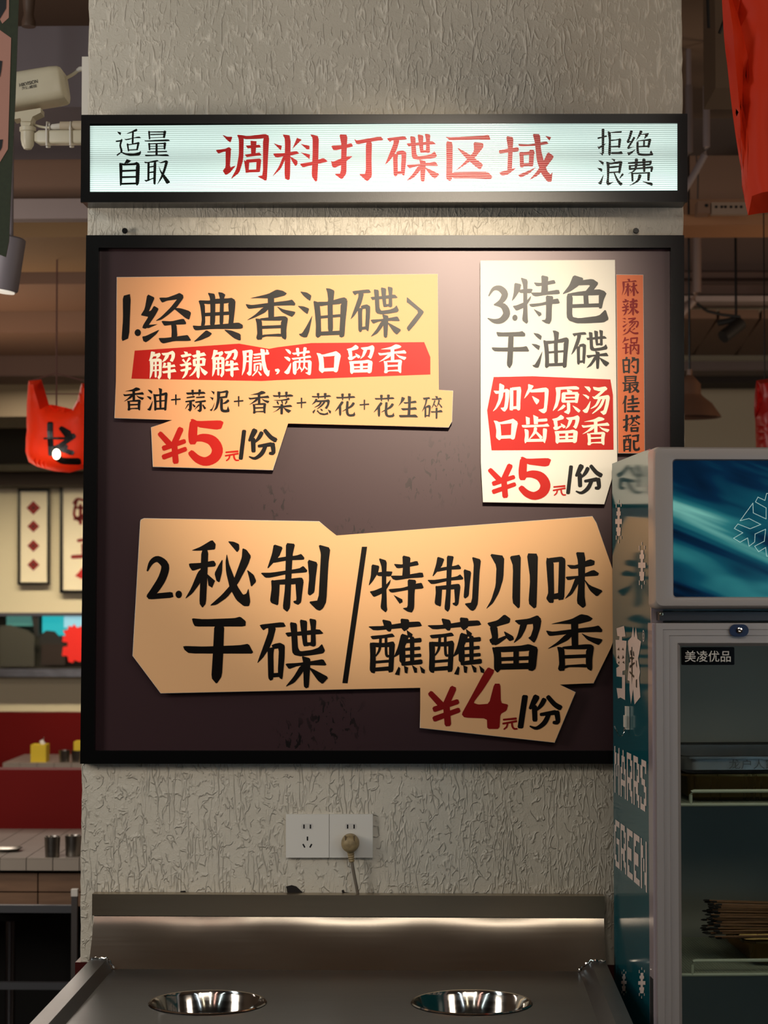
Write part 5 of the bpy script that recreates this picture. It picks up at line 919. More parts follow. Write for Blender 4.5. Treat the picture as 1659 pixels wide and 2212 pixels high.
bm = bmesh.new(); x0, x1 = c3p(80, 298).x, P(178, 298, YCC).x+.03; zc_ = c3p(80, 298).z
arm = rrect(-.014, .014, -.0145, .0145, .005, 3); A = [bm.verts.new((x0-.004, YCC+y*.6, zc_+z*.6)) for y, z in arm]; B = [bm.verts.new((x0+.006, YCC+y, zc_+z)) for y, z in arm]; C_ = [bm.verts.new((x1, YCC+y, zc_+z)) for y, z in arm]
for L1, L2 in ((A, B), (B, C_)):
    for k in range(len(L1)): bm.faces.new((L1[k], L1[(k+1) % len(L1)], L2[(k+1) % len(L1)], L2[k]))
bm.faces.new(A); bm.faces.new(C_); rel(fin('arm', bm, M_cctv, smooth=True), rt)
M_pvc = mat('pvc_conduit', (186, 172, 150), .4)
bm = bmesh.new(); zc2 = c3p(150, 273).z; tube(bm, [(c3p(131, 273).x, YCC-.004, zc2), (P(160, 273, YCC).x, YCC-.004, zc2)], .0095, 16); tube(bm, [(P(158, 273, YCC).x, YCC-.004, zc2), (x1, YCC-.004, zc2)], .0108, 16); rel(fin('conduit', bm, M_pvc, smooth=True), rt)
bm = bmesh.new(); tube(bm, [c3p(108, 278, -.006), c3p(114, 276, -.006), c3p(131, 274, -.004)], [.003, .0062, .0068], 14); rel(fin('cable_gland', bm, M_white, smooth=True), rt)
for x in (104, 155):
    bm = bmesh.new(); xx = c3p(x, 298).x; tube(bm, [(xx, YCC-.016, zc_-.020), (xx, YCC-.0165, zc_), (xx-.001, YCC-.0165, zc_+.018), (xx, YCC-.014, zc_+.030), (xx, YCC+.008, zc_+.034), (xx, YCC+.018, zc_+.01), (xx, YCC+.0175, zc_-.016), (xx, YCC-.002, zc_-.020), (xx, YCC-.016, zc_-.0225)], .0022, 8)
    rel(fin('cable_tie', bm, M_white, smooth=True), rt)
rel(steeltube('cable', smoothpath([c3p(64, 262, .01), c3p(78, 271), c3p(95, 275), c3p(110, 277, -.006)], 5), .0028, M_cctv), rt)
rel(steeltube('cable', smoothpath([c3p(136, 172), c3p(148, 166), c3p(160, 159), c3p(172, 150), c3p(186, 147)], 5), .0036, M_cctv), rt)
rel(steeltube('connector', [c3p(166, 153), c3p(172, 149.5), c3p(192, 147)], [.004, .0055, .0055], M_white, None, 12), rt)
tk = boxo('cable_trunking', P(178.5, 180, .06).x, -.7072, .05, .10, P(180, 262, .06).z, P(180, 125, .06).z, M_sock, bevel=.001); tag(tk, 'white vertical cable trunking on the pillar side above the sign box', 'trunking')

li = bpy.data.lights.new('fridge_fill', 'AREA'); li.energy = .22; li.color = (1, .96, .88); li.size = .45; li.shape = 'RECTANGLE'; li.size_y = .03  # added fill to lift the interior; the fridge itself is taken as off
lo = bpy.data.objects.new('fridge_fill', li); S.collection.objects.link(lo); lo.parent = fr; lo.location = (WD/2, .02, zd-.02); lo.rotation_euler = (math.radians(12), 0, 0)
# ================================================================ HANGING BANNER at the left edge
YBN = -.75
bn = empty('hanging_banner', P(0, 560, YBN)); tag(bn, 'green-edged hanging banner with a pink field and dark characters, at the left edge', 'banner')
M_bg = mat('banner_green', (44, 52, 34), .8, noise=.15, nscale=120); M_bp = mat('banner_pink', (176, 128, 112), .8); M_bk = mat('banner_ink', (16, 20, 24), .6)
bm = bmesh.new(); pxprism(bm, pts('-190,-60 41,-60 40,0 33,200 24,400 19,520 12,555 0,550 -190,545'), YBN, .004); rel(fin('cloth', bm, M_bg), bn)
bm = bmesh.new(); pxprism(bm, pts('-160,66 0,65 24,82 20,220 17,322 0,350 -160,380'), YBN-.0006, .0006); rel(fin('pink_field', bm, M_bp), bn)
bm = bmesh.new(); pxprism(bm, pts('-160,-60 20,-60 19,38 5,51 0,42 0,38 -160,30'), YBN-.0006, .0006); rel(fin('pink_field', bm, M_bp), bn)
bm = bmesh.new(); 
for s in ('-150,130 -4,130 5,132 3,150 0,166 -40,175 -150,178', '-150,300 -6,302 6,301 4,318 0,326 -60,334 -150,340', '-150,200 -60,200 -60,260 -150,260', '-170,-62 16,-62 13,18 0,40 -12,46 -30,10 -150,8'):
    pxprism(bm, pts(s), YBN-.0012, .0005)
rel(fin('ink_strokes', bm, M_bk), bn)
bm = bmesh.new(); a = P(-188, -58, YBN); b = P(40, -58, YBN); tube(bm, [a+Vector((-.01, 0, 0)), b+Vector((.01, 0, 0))], .006, 10); rel(fin('hanging_rod', bm, M_black, smooth=True), bn)
bm = bmesh.new(); tube(bm, [b, Vector((b.x, b.y, 3.35))], .0015, 6); tube(bm, [a, Vector((a.x, a.y, 3.35))], .0015, 6); rel(fin('hanging_cord', bm, M_black), bn)
# ================================================================ RED CARRIER BAGS (lantern covers)
M_bag = mat('red_plastic_bag', (214, 54, 20), .55, trans=.2, spec=.2); M_bag2 = mat('dark_red_plastic_bag', (176, 20, 14), .36, trans=.2)
def seg_dist(p, a, b):
    ab = b-a; t = max(0, min(1, (p-a).dot(ab)/ab.length_squared)); return (p-(a+ab*t)).length
def bag(name, outline, Y, bulge, m, label, strokes=None, crease=.004, seed=1, cuts=4, edge=.06, group=None, cords=None):
    pl = [P(x, y, Y) for x, y in outline]; e2 = [Vector((v.x, v.z)) for v in pl]; n = len(e2)
    def dep(v):
        q = Vector((v.x, v.z)); d = min(seg_dist(q, e2[i], e2[(i+1) % n]) for i in range(n)); t = min(1, d/edge)
        c = crease*(math.sin(q.x*41+seed+q.y*17)+math.sin(q.x*23-q.y*37+seed*2)*.8+.6*math.sin(q.y*61+q.x*9))*t
        return bulge*math.sqrt(max(0, 1-(1-t)**2))+c
    bm = bmesh.new(); bm.faces.new([bm.verts.new(v) for v in pl]); bmesh.ops.triangulate(bm, faces=bm.faces)
    for _ in range(cuts):
        long_ = [e for e in bm.edges if e.calc_length() > .03]
        if long_: bmesh.ops.subdivide_edges(bm, edges=long_, cuts=1); bmesh.ops.triangulate(bm, faces=[f for f in bm.faces if len(f.verts) > 3])
    bound = {v for e in bm.edges if len(e.link_faces) == 1 for v in e.verts}
    g = bmesh.ops.duplicate(bm, geom=bm.verts[:]+bm.edges[:]+bm.faces[:]); back = {v for v in g['geom'] if isinstance(v, bmesh.types.BMVert)}
    for v in bm.verts:
        d = dep(v.co)
        v.co.y += d if v in back else -d
    bmesh.ops.remove_doubles(bm, verts=bm.verts, dist=.0012)
    o = fin(name, bm, m, smooth=True)
    root = empty(name+'_root', (sum(v.x for v in pl)/n, Y, min(v.z for v in pl))); o.name = 'bag_skin'; root.name = name; rel(o, root); tag(root, label, 'bag', group)
    if cords:
        for (x, y) in cords:
            a = P(x, y, Y); bm = bmesh.new(); tube(bm, [a, Vector((a.x, a.y, 3.35))], .0022, 6); rel(fin('hanging_cord', bm, M_black), root)
    if strokes:
        bm = bmesh.new()
        for k, s in enumerate(strokes):
            for pol in stroke_poly(s):
                bm.faces.new([bm.verts.new(P(x, y, Y)) for x, y in pol])
        bmesh.ops.triangulate(bm, faces=bm.faces)
        for _ in range(2):
            ll = [e for e in bm.edges if e.calc_length() > .02]
            if ll: bmesh.ops.subdivide_edges(bm, edges=ll, cuts=1); bmesh.ops.triangulate(bm, faces=[f for f in bm.faces if len(f.verts) > 3])
        for v in bm.verts: v.co.y = Y-dep(v.co)-.003
        rel(fin('black_character', bm, M_blackprint), root)
    return root
YB3 = 3.0
bg = bag('red_bag_lantern', [(62, 822), (90, 820), (106, 874), (118, 884), (156, 884), (168, 862), (176, 828), (206, 826), (208, 950), (206, 990), (192, 1010), (150, 1021), (118, 1018), (80, 1008), (62, 998), (55, 975), (58, 930), (61, 880)], YB3, .075, M_bag,
         'glowing red carrier bag hung as a lantern, left of the board', ['118,918,13 119,985,12', '105,951,4 165,950,6', '140,928,10 156,942,18', '168,944,12 140,966,10 128,975,20', '140,970,16 150,972,20', '130,985,16 142,998,14 178,999,14', '152,978,10 166,982,10'], seed=2)
M_bulb = mat('warm_bulb', (255, 240, 210), .5, emis=(255, 236, 200), estr=7)
c_ = P(122, 981, YB3-.10); bm = bmesh.new(); bmesh.ops.create_uvsphere(bm, u_segments=20, v_segments=12, radius=.0135, matrix=Matrix.Translation(c_) @ Matrix.Diagonal((1, 1, 1.35, 1))); rel(fin('bulb', bm, M_bulb, smooth=True), bg)
l = bpy.data.lights.new('bulb_light', 'POINT'); l.energy = .5; l.color = (1, .80, .55); l.shadow_soft_size = .02; lo = bpy.data.objects.new('bulb_light', l); S.collection.objects.link(lo); lo.location = P(105, 975, YB3)
wires = bmesh.new(); tube(wires, [P(122, 770, YB3), P(122, 884, YB3)], .003, 6); tube(wires, [P(60, 851, YB3), P(200, 851, YB3)], .002, 6); tube(wires, [P(62, 824, YB3), P(120, 806, YB3), P(196, 826, YB3)], .0025, 6)
tube(wires, [P(122, 770, YB3), Vector((P(122, 770, YB3).x, YB3, 3.35))], .003, 6); rel(fin('hanging_wire', wires, mat('wire_brown', (80, 50, 44), .6)), bg)
bag('red_carrier_bag', [(1560, -60), (1580, 0), (1598, 48), (1612, 90), (1606, 140), (1604, 230), (1602, 300), (1603, 400), (1609, 430), (1616, 465), (1640, 461), (1700, 455), (1840, 460), (1850, 300), (1845, 0), (1840, -60)], -.55, .05, M_bag,
    'large creased red carrier bag hanging at the top right corner', crease=.0035, seed=4, edge=.035, cords=[(1600, -50), (1810, -50)])
bag('red_carrier_bag', [(1634, 822), (1660, 818), (1672, 850), (1730, 850), (1745, 820), (1770, 822), (1775, 985), (1700, 1010), (1640, 1000), (1633, 965), (1631, 905), (1639, 870)], 2.6, .06, M_bag2,
    'dark red carrier bag hanging behind the fridge top, right edge', crease=.004, seed=6, cords=[(1652, 830), (1758, 830)])
# ================================================================ LAMPS AND PIPES
M_lav = mat('lamp_housing_lavender', (126, 120, 128), .5)
tl = empty('track_lamp', P(8, 640, 1.0)); tag(tl, 'pale cylindrical track lamp hanging just below the left banner', 'lamp')
bm = bmesh.new(); a, b = P(22, 512, 1.0), P(4, 628, 1.0); tube(bm, [a, a.lerp(b, .03), b.lerp(a, .03), b], [.034, .040, .040, .037], 28); rel(fin('lamp_body', bm, M_lav, smooth=True), tl)
bm = bmesh.new(); tube(bm, [b, b+(b-a).normalized()*.004], .032, 24); rel(fin('lamp_lens', bm, mat('lens_dim', (200, 200, 196), .4, emis=(255, 244, 225), estr=.6), smooth=True), tl)
bm = bmesh.new(); tube(bm, [a, Vector((a.x, a.y, 3.35))], .008, 10); rel(fin('stem', bm, M_lav, smooth=True), tl)
# the spotlight that lights the board, on its track above the camera
sp = empty('track_lamp', LAMP+Vector((0, -.05, .10))); tag(sp, 'black track spotlight aimed at the menu board from above', 'lamp')
dr = (Vector((-.06, 0, 1.9))-LAMP).normalized(); bm = bmesh.new(); tube(bm, [LAMP-dr*.16, LAMP-dr*.155, LAMP-dr*.03], [.02, .04, .04], 24); rel(fin('lamp_body', bm, M_black, smooth=True), sp)
bm = bmesh.new(); q = LAMP-dr*.10; tube(bm, [q, Vector((q.x, q.y, 3.33))], .008, 8); rel(fin('stem', bm, M_black, smooth=True), sp)
tag(boxo('lighting_track', -2.5, 2.5, q.y-.018, q.y+.018, 3.325, 3.35, M_black), 'black lighting track on the ceiling above the board spotlight', 'track')
# round downlight base top left
dl = empty('ceiling_downlight', P(62, 40, .9)); tag(dl, 'dim round brown ceiling lamp base in the top left corner', 'lamp')
bm = bmesh.new(); q = P(62, 58, .9); tube(bm, [q+Vector((0, 0, dz)) for dz in (0, .012, .03, .05, .075, .082, .088, .15)], [.017, .0175, .012, .014, .016, .026, .026, .02], 24); rel(fin('lamp_body', bm, mat('bronze_lamp', (74, 56, 44), .5), smooth=True), dl)
bm = bmesh.new(); tube(bm, [q+Vector((0, 0, .15)), Vector((q.x, q.y, 3.35))], .006, 8); rel(fin('stem', bm, M_black, smooth=True), dl)
# right: rods, pipes, pendant, spotlight
for (A, B) in (((1524, -120), (1531, 60)), ((1610, -80), (1554, 72))):
    bm = bmesh.new(); tube(bm, [P(*A, 1.35), P(*B, 1.35)], .0042, 8); tag(fin('ceiling_rod', bm, mat('rod_black', (16, 14, 12), .6), smooth=True), 'thin black rod %s, at the top right of the pillar' % ('hanging nearly straight down' if A[0] == 1524 else 'slanting down to the left'), 'rod')
M_pipe = mat('grey_duct_paint', (120, 108, 108), .5)
def pipe(name, path, Y, r, m, label=None, cat='pipe', kind='structure'):
    bm = bmesh.new(); tube(bm, [P(x, y, Y) for x, y in path], r, 14); o = fin(name, bm, m, smooth=True); tag(o, label, cat if label else None, None, None if label else kind); return o
pipe('pipe', [(1526, 185), (1526, 318), (1522, 335), (1502, 372), (1470, 425)], 2.6, .0115, M_pipe, 'grey pipe running down and bending left, above the fridge at the top right')
pipe('pipe', [(1488, 185), (1489, 330), (1470, 352)], 2.7, .0125, mat('duct_dim', (96, 84, 82), .6), 'dim grey duct hugging the upper right edge of the pillar')
pipe('pipe', [(1505, 500), (1505, 632), (1497, 650), (1470, 680)], 3.9, .018, mat('pipe_brown', (104, 86, 80), .5), 'thick brownish pipe bending left behind the pillar, right side')
pipe('conduit', [(1504, 335), (1508, 380), (1507, 430)], 2.8, .003, mat('cord_dark', (60, 46, 38), .6), 'thin dark cord hanging down to the junction box')
jb = boxo('junction_box', P(1507, 450, 2.8).x, P(1534, 450, 2.8).x, 2.8, 2.88, P(1507, 460, 2.8).z, P(1507, 434, 2.8).z, MB['brown'], bevel=.003); tag(jb, 'small brown junction box with one dark hole, under the ceiling right of the pillar', 'box')
bm = bmesh.new(); lathe(bm, [(0, -.002), (.006, -.002), (.006, .001)], P(1526, 444, 2.8), 14, 'Y'); fin('cable_hole', bm, M_slot, jb)
br = boxo('perforated_bracket', P(1537, 450, 2.8).x, P(1615, 450, 2.8).x, 2.8, 2.83, P(1537, 463, 2.8).z, P(1537, 437, 2.8).z, mat('bracket_beige', (128, 108, 92), .6), bevel=.003); tag(br, 'beige perforated metal bracket beside the junction box', 'bracket')
for x in (1547, 1559, 1567, 1579, 1590, 1601):
    bm = bmesh.new(); lathe(bm, [(0, -.002), (.0048, -.002), (.0048, .001)], P(x, 447, 2.8), 12, 'Y'); fin('hole', bm, M_slot, br)
sl = empty('black_spotlight', P(1572, 700, 4.0)); tag(sl, 'black cylinder spotlight tilted down left under the ceiling, right of the pillar', 'lamp')
bm = bmesh.new(); tube(bm, [P(1600, 698, 4.0), P(1562, 728, 3.95)], .026, 18); rel(fin('lamp_body', bm, mat('rod_black', (16, 14, 12), .6), smooth=True), sl)
bm = bmesh.new(); tube(bm, [P(1504, 655, 4.0), P(1528, 672, 4.0), P(1560, 680, 4.0), P(1598, 684, 4.0), P(1600, 696, 4.0)], .006, 8); tube(bm, [P(1550, 698, 4.0), P(1590, 690, 4.0)], .012, 8); rel(fin('mounting_arm', bm, mat('rod_black', (16, 14, 12), .6), smooth=True), sl)
pl_ = empty('pendant_lamp', P(1490, 905, 3.2)); tag(pl_, 'brown cone pendant lamp partly hidden by the pillar, right side', 'lamp')
M_shade = mat('brown_metal_shade', (92, 66, 52), .35); cx = P(1490, 900, 3.2); k_ = 7.23/4400
bm = bmesh.new(); lathe(bm, [(68*k_, -2*k_), (66*k_, 2*k_), (48*k_, 28*k_), (28*k_, 44*k_), (24*k_, 50*k_), (24*k_, 70*k_), (14*k_, 82*k_), (6*k_, 90*k_), (6*k_, 102*k_), (0.0001, 102*k_)], cx, 36); rel(fin('shade', bm, M_shade, smooth=True), pl_)
bm = bmesh.new(); tube(bm, [cx+Vector((0, 0, 100*k_)), Vector((cx.x, cx.y, 3.35))], .004, 8); rel(fin('cable', bm, M_black), pl_)
# ================================================================ DINING AREA behind, left
tb = P(60, 1325, 8.9)
W_X0, W_X1 = -3.9, -.8
struct('trim_5', W_X0, W_X1, 8.86, 9.0, P(60, 1331, 8.86).z, P(60, 1324, 8.86).z, mat('opening_top', (70, 70, 84), .5))
struct('wall_opening', W_X0, W_X1, 8.97, 9.0, P(60, 1441, 8.97).z, P(60, 1331, 8.97).z, mat('opening_dark', (62, 58, 48), .8))
struct('window_sill', W_X0, W_X1, 8.86, 9.0, P(60, 1462, 8.86).z, P(60, 1445, 8.86).z, steel('sill_steel', .3, (150, 150, 156)), .006)
tag(boxo('display_screen', P(84, 1330, 8.8).x, P(240, 1330, 8.8).x, 8.91, 8.94, P(84, 1374, 8.8).z, P(84, 1331, 8.8).z, mat('screen_cyan', (20, 60, 60), .3, emis=(30, 190, 196), estr=.8)), 'lit cyan screen in the wall opening behind the left side of the board', 'screen')
tag(boxo('display_screen', P(6, 1330, 8.8).x, P(62, 1330, 8.8).x, 8.91, 8.94, P(84, 1353, 8.8).z, P(84, 1331, 8.8).z, mat('screen_teal', (40, 80, 74), .3, emis=(80, 140, 128), estr=.6)), 'dimmer green screen in the wall opening, far left', 'screen')
sc2 = boxo('display_screen', P(132, 1330, 8.78).x, P(250, 1330, 8.78).x, 8.88, 8.90, P(84, 1356, 8.8).z, P(84, 1329, 8.8).z, mat('screen_pale', (90, 130, 140), .3, emis=(150, 205, 220), estr=.8)); tag(sc2, 'pale blue lit screen behind the red cut-out, at the board edge', 'screen')
for s, lab in (('86,1372 100,1362 118,1364 130,1378 150,1384 150,1392 84,1392', 'dark rounded pot standing in the wall opening before the cyan screen'), ('0,1352 20,1350 60,1362 74,1372 74,1440 0,1440', 'grey appliance in the wall opening at the far left'), ('68,1331 84,1331 84,1376 76,1376', 'dark post between the two screens in the wall opening')):
    bm = bmesh.new(); pxprism(bm, pts(s), 8.87, .015); o = fin('kitchen_item', bm, mat('item_dark', (34, 32, 30), .5) if '0,1352' not in s[:6] else mat('item_grey', (70, 68, 60), .5), bevel=.002)
    o.name = 'pot' if 'pot' in lab else ('appliance' if 'appliance' in lab else 'post'); tag(o, lab, o.name)
bx_ = boxo('wooden_crate', P(82, 1400, 8.76).x, P(134, 1400, 8.76).x, 8.865, 8.90, P(84, 1438, 8.76).z, P(84, 1392, 8.76).z, mat('crate_dark', (44, 30, 24), .6), bevel=.004); tag(bx_, 'dark brown box in the wall opening left of the red cut-out', 'box')
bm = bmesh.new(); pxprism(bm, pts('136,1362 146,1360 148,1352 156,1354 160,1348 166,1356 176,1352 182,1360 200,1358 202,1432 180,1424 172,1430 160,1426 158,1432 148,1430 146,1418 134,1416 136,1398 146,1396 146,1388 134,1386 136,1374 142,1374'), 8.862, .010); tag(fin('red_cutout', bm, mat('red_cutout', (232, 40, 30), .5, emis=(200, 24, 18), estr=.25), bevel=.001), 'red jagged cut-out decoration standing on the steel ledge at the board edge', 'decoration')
# framed pictures
M_mount = mat('picture_mount', (244, 232, 206), .7); M_pred = mat('picture_red', (140, 28, 24), .7)
def picture(x0, y0, x1, y1, fw, label):
    Y = 8.96; r = empty('framed_picture', P((x0+x1)/2, y1, Y)); tag(r, label, 'picture')
    O_ = [(x0, y0), (x1, y0), (x1, y1), (x0, y1)]; I_ = [(x0+fw, y0+fw), (x1-fw, y0+fw), (x1-fw, y1-fw), (x0+fw, y1-fw)]
    for k in range(4):
        bm = bmesh.new(); pxprism(bm, [O_[k], O_[(k+1) % 4], I_[(k+1) % 4], I_[k]], Y-.02, .03); rel(fin('frame_rail', bm, M_black), r)
    bm = bmesh.new(); pxprism(bm, I_, Y, .01); rel(fin('mount', bm, M_mount), r); return r, Y
r, Y = picture(38, 1056, 107, 1263, 5, 'narrow black-framed picture of four red diamonds on the far cream wall')
for y in (1097, 1137, 1179, 1220):
    bm = bmesh.new(); h = 15 if y < 1100 else 13; pxprism(bm, [(72, y-h), (72+h, y), (72, y+h), (72-h, y)], Y-.002, .002); d_ = fin('red_diamond', bm, M_pred); rel(d_, r)
    bm = bmesh.new(); pxprism(bm, [(72, y-5), (77, y), (72, y+5), (67, y)], Y-.003, .001); rel(fin('dark_mark', bm, mat('mark_brown', (90, 24, 20), .7)), r)
r, Y = picture(129, 1040, 262, 1281, 6, 'wider black-framed picture of dark red lettering, half hidden by the board')
bm = bmesh.new()
for s in ('160,1088,8 168,1078,6 190,1084,6', '166,1080,6 160,1112,6 172,1124,8', '160,1096,5 190,1098,6', '174,1090,7 174,1132,7', '160,1122,5 186,1110,6', '178,1118,6 190,1132,6', '168,1168,7 196,1164,7', '155,1203,8 210,1200,9', '180,1176,9 181,1198,9'):
    for pol in stroke_poly(s): pxprism(bm, pol, Y-.002, .001)
rel(fin('red_lettering', bm, M_pred), r)
bm = bmesh.new(); pxprism(bm, pts('178,1226 190,1222 196,1250 174,1250 168,1247 162,1244 170,1236'), Y-.002, .001); rel(fin('red_seal', bm, mat('seal_red', (190, 24, 24), .7)), r)
# red booth partitions
M_booth = mat('red_booth_panel', (112, 10, 6), .6, spec=.15, noise=.1, nscale=2)
# tiled tables
M_tile = mat('table_tile', (150, 140, 128), .3, noise=.05, nscale=6); M_grout = mat('grout', (66, 56, 52), .9); M_wood = mat('table_wood', (112, 84, 62), .5, noise=.25, nscale=5, stretch=(1, 8, 8))
def tiled_table(x0, x1, yf, yb, zt, th, ts, label, gap=.0025):
    r = empty('tiled_table', ((x0+x1)/2, (yf+yb)/2, 0)); tag(r, label, 'table')
    rel(boxo('table_core', x0+.002, x1, yf+.002, yb, zt-th+.001, zt-.002, M_grout), r)
    t0 = None; nx = int((x1-x0)/ts); ny = max(1, int(round((yb-yf)/(ts*2))))
    bm = bmesh.new(); box(bm, 0, ts-gap, 0, (yb-yf)/ny-gap, -.004, 0); bmesh.ops.recalc_face_normals(bm, faces=bm.faces); mt_ = bpy.data.meshes.new('tile'); bm.to_mesh(mt_); bm.free(); mt_.materials.append(M_tile)
    bm = bmesh.new(); box(bm, 0, ts-gap, -.004, 0, -th, -.0045); bmesh.ops.recalc_face_normals(bm, faces=bm.faces); me_ = bpy.data.meshes.new('tile'); bm.to_mesh(me_); bm.free(); me_.materials.append(M_tile)
    for i in range(nx):
        for j in range(ny): o = link('tile', mt_, None, None, (x0+i*ts, yf+j*(yb-yf)/ny, zt)); o.parent = r; o.matrix_parent_inverse = Matrix.Translation(-Vector(r.location))
        o = link('tile', me_, None, None, (x0+i*ts, yf, zt)); o.parent = r; o.matrix_parent_inverse = Matrix.Translation(-Vector(r.location))
    return r
T1F = PZ(80, 1853, .75).y; T1B = PZ(80, 1790, .75).y; ts = .0803
off = P(58, 1865, T1F).x
x0 = off-ts*9
t1 = tiled_table(x0, x0+ts*18, T1F, T1B, .75, P(80, 1853, T1F).z-P(80, 1880, T1F).z, ts, 'nearer dining table topped with pale tiles, lower left behind the pillar')
zb0 = .75-(P(80, 1853, T1F).z-P(80, 1880, T1F).z)
for i in range(4):
    for j in range(2):
        a = P(82, 1885, T1F+.02).x; xx = a-.37*2+i*.37; za = P(82, 1887, T1F+.02).z; zb_ = P(82, 1957, T1F+.02).z; zm = P(82, 1927, T1F+.02).z
        z0_, z1_ = (zm+.002, za) if j == 0 else (zb_, zm-.002)
        rel(boxo('wood_panel', xx+.002, xx+.368, T1F+.02, T1F+.05, z0_, z1_, M_wood, bevel=.002), t1)
for x in (x0+.06, x0+ts*18-.06): rel(boxo('leg', x-.03, x+.03, T1B-.1, T1B-.04, 0, zb0, M_black), t1)
for x in (x0+.06, x0+ts*18-.06): rel(boxo('leg', x-.03, x+.03, T1F+.08, T1F+.14, 0, zb0, M_black), t1)
T2F = PZ(80, 1648, .75).y; T2B = PZ(80, 1629, .75).y; xa = PZ(6, 1648, .75).x
t2 = tiled_table(xa, xa+ts*14, T2F, T2B, .75, P(80, 1648, T2F).z-P(80, 1660, T2F).z, ts, 'farther small tiled table carrying yellow tissue boxes, left of the pillar')
for x in (xa+.2, xa+.9): rel(boxo('leg', x-.03, x+.03, (T2F+T2B)/2-.03, (T2F+T2B)/2+.03, 0, .72, M_black), t2)
yb = T1B+.12
tag(boxo('booth_bench', -3.2, -.55, yb, yb+.10, 0, P(80, 1663, yb).z, M_booth, bevel=.01), 'dark red booth back between the two tiled tables', 'bench')
yb2 = T2B+.1
tag(boxo('booth_bench', -3.4, -.6, yb2, yb2+.1, 0, P(80, 1540, yb2).z, M_booth, bevel=.01), 'brighter red booth back below the cream wall, behind the far table', 'bench')
# steel cups
M_cup = steel('cup_steel', .34, (150, 145, 138), (1, 1, 20), .3)
def cup(px, py, zt, rpx, hpx, label, grp):
    q = PZ(px, py, zt); k = (q.y+CD)/4400; r0 = rpx*k; h = hpx*k; bm = bmesh.new()
    lathe(bm, [(0.0001, 0), (r0*.86, 0), (r0*.9, h*.05), (r0, h*.96), (r0*1.04, h), (r0*.97, h), (r0*.93, h*.94), (r0*.84, .01), (0.0001, .01)], (q.x, q.y, zt+.0005), 28); o = fin('steel_cup', bm, M_cup, smooth=True); tag(o, label, 'cup', grp)
cup(113, 1851, .75, 17, 44, 'left steel cup on the nearer tiled table', 'steel cups'); cup(158, 1849, .75, 18, 44, 'right steel cup on the nearer tiled table, beside the pillar', 'steel cups')
cup(139, 1647, .75, 12, 26, 'left steel cup on the far tiled table', 'steel cups'); cup(166, 1647, .75, 12, 26, 'right steel cup on the far tiled table, touching the board edge', 'steel cups')
q = PZ(30, 1838, .75); bm = bmesh.new(); lathe(bm, [(0.0001, .002), (.03, .002), (.045, .008), (.047, .009), (.03, .0), (0.0001, 0)], (q.x-.02, q.y, .7505), 28); tag(fin('small_dish', bm, M_cup, smooth=True), 'small dark metal dish on the nearer tiled table at the left edge', 'dish')
# tissue boxes
M_yel = mat('yellow_tissue_box', (226, 196, 40), .5)
for (x0_, x1_, lab) in ((66, 99, 'yellow tissue box with a white tissue up, on the far tiled table'), (159, 190, 'yellow tissue box half hidden by the board edge on the far tiled table')):
    y_ = T2F+.03; r = empty('tissue_box', (P((x0_+x1_)/2, 1640, y_).x, y_, .75)); tag(r, lab, 'tissue box')
    zt_ = P(80, 1609, y_).z if x0_ < 100 else P(80, 1602, y_).z
    rel(boxo('box', P(x0_, 1640, y_).x, P(x1_, 1640, y_).x, y_, y_+.09, .7505, zt_, M_yel, bevel=.006), r)
    bm = bmesh.new(); cx_ = P((x0_+x1_)/2+6, 1640, y_).x; ring = []
    tube(bm, [Vector((cx_, y_+.045, zt_-.002)), Vector((cx_-.006, y_+.045, zt_+.012)), Vector((cx_+.004, y_+.045, zt_+.03))], [.016, .012, .003], 9); rel(fin('tissue', bm, M_white, smooth=True), r)
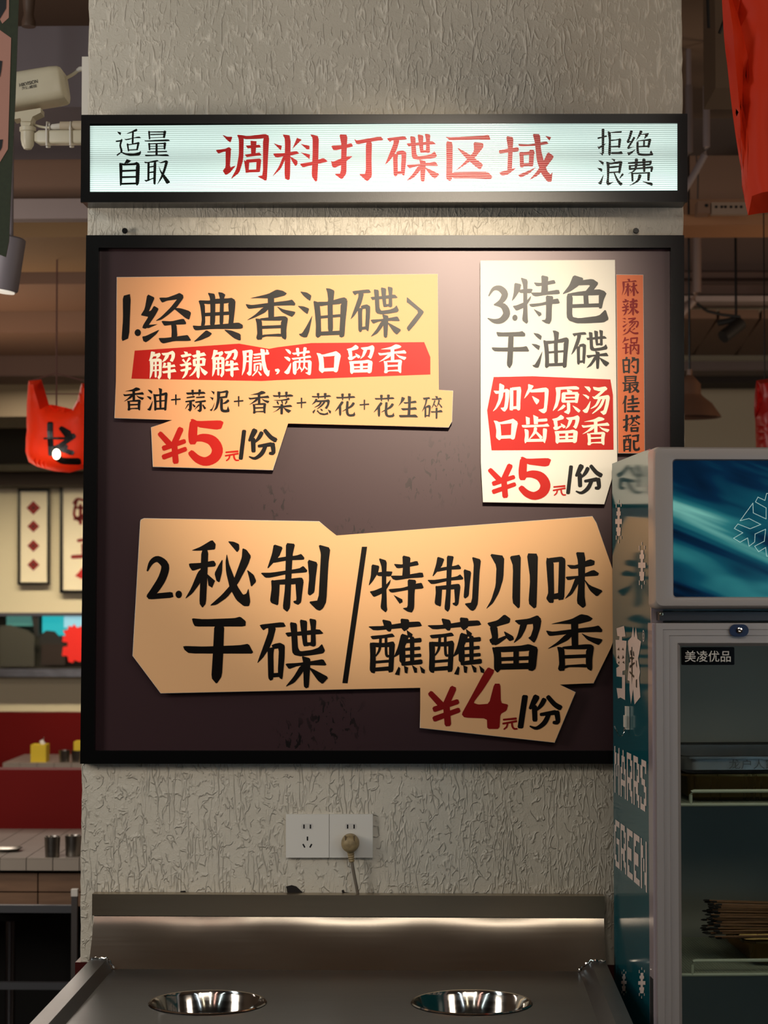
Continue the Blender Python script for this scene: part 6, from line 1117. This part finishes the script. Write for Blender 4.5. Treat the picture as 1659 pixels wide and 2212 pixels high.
# metal rack under the nearer table
M_rk = mat('rack_steel', (98, 100, 104), .35, metal=.7); Yr = T1F-.25
rk = empty('metal_rack', (P(80, 2060, Yr).x, Yr, 0)); tag(rk, 'grey metal rack frame with a white-capped post beside the pillar, lower left', 'rack')
za, zb_ = P(80, 1956, Yr).z, P(80, 1972, Yr).z
rel(boxo('top_bar', -1.35, P(160, 1960, Yr).x, Yr, Yr+.02, zb_, za, M_rk, bevel=.002), rk)
rel(boxo('lower_bar', -1.35, P(160, 1960, Yr).x, Yr, Yr+.02, P(80, 2138, Yr).z, P(80, 2123, Yr).z, M_rk, bevel=.002), rk)
px_, pw = P(162, 1930, Yr).x, .0085
rel(boxo('post', px_-pw, px_+pw, Yr-.012, Yr+.006, 0, P(162, 1935, Yr).z, mat('post_grey', (66, 62, 60), .4), bevel=.002), rk)
rel(boxo('post_cap', px_-pw*1.1, px_+pw*1.1, Yr-.013, Yr+.007, P(162, 1935, Yr).z, P(162, 1920, Yr).z, M_white, bevel=.004), rk)
rel(boxo('post', -1.35, -1.33, Yr-.012, Yr+.006, 0, za, M_rk), rk)
st_ = empty('chrome_stool', (P(23, 2050, T1F+.3).x, T1F+.3, 0)); tag(st_, 'chrome pedestal stool in the shadow under the nearer table', 'stool')
q = P(23, 1975, T1F+.3); bm = bmesh.new(); tube(bm, [(q.x, q.y, .02), (q.x, q.y, q.z)], .016, 16); rel(fin('pedestal', bm, mat('chrome_dim', (120, 120, 125), .2, metal=1), smooth=True), st_)
bm = bmesh.new(); lathe(bm, [(0.0001, 0), (.15, 0), (.15, .008), (.03, .022), (0.0001, .022)], (q.x, q.y, 0), 28); rel(fin('base', bm, M_rk, smooth=True), st_)
bm = bmesh.new(); lathe(bm, [(0.0001, 0), (.14, 0), (.15, .02), (.14, .04), (0.0001, .042)], (q.x, q.y, q.z), 28); rel(fin('seat', bm, M_black, smooth=True), st_)
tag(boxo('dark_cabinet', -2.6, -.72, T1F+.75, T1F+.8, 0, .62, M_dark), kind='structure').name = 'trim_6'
# hangers and wall stubs that carry the pipes
for (x, y, Y) in ((1526, 190, 2.6), (1488, 190, 2.7), (1505, 505, 3.9), (1590, 690, 4.0)):
    a = P(x, y, Y); bm = bmesh.new(); tube(bm, [a, Vector((a.x, a.y, 3.35))], .009 if x != 1590 else .005, 10)
    o = fin('pipe_riser', bm, M_pipe if x != 1590 else M_black, smooth=True); o['kind'] = 'structure' if x != 1590 else 'structure'
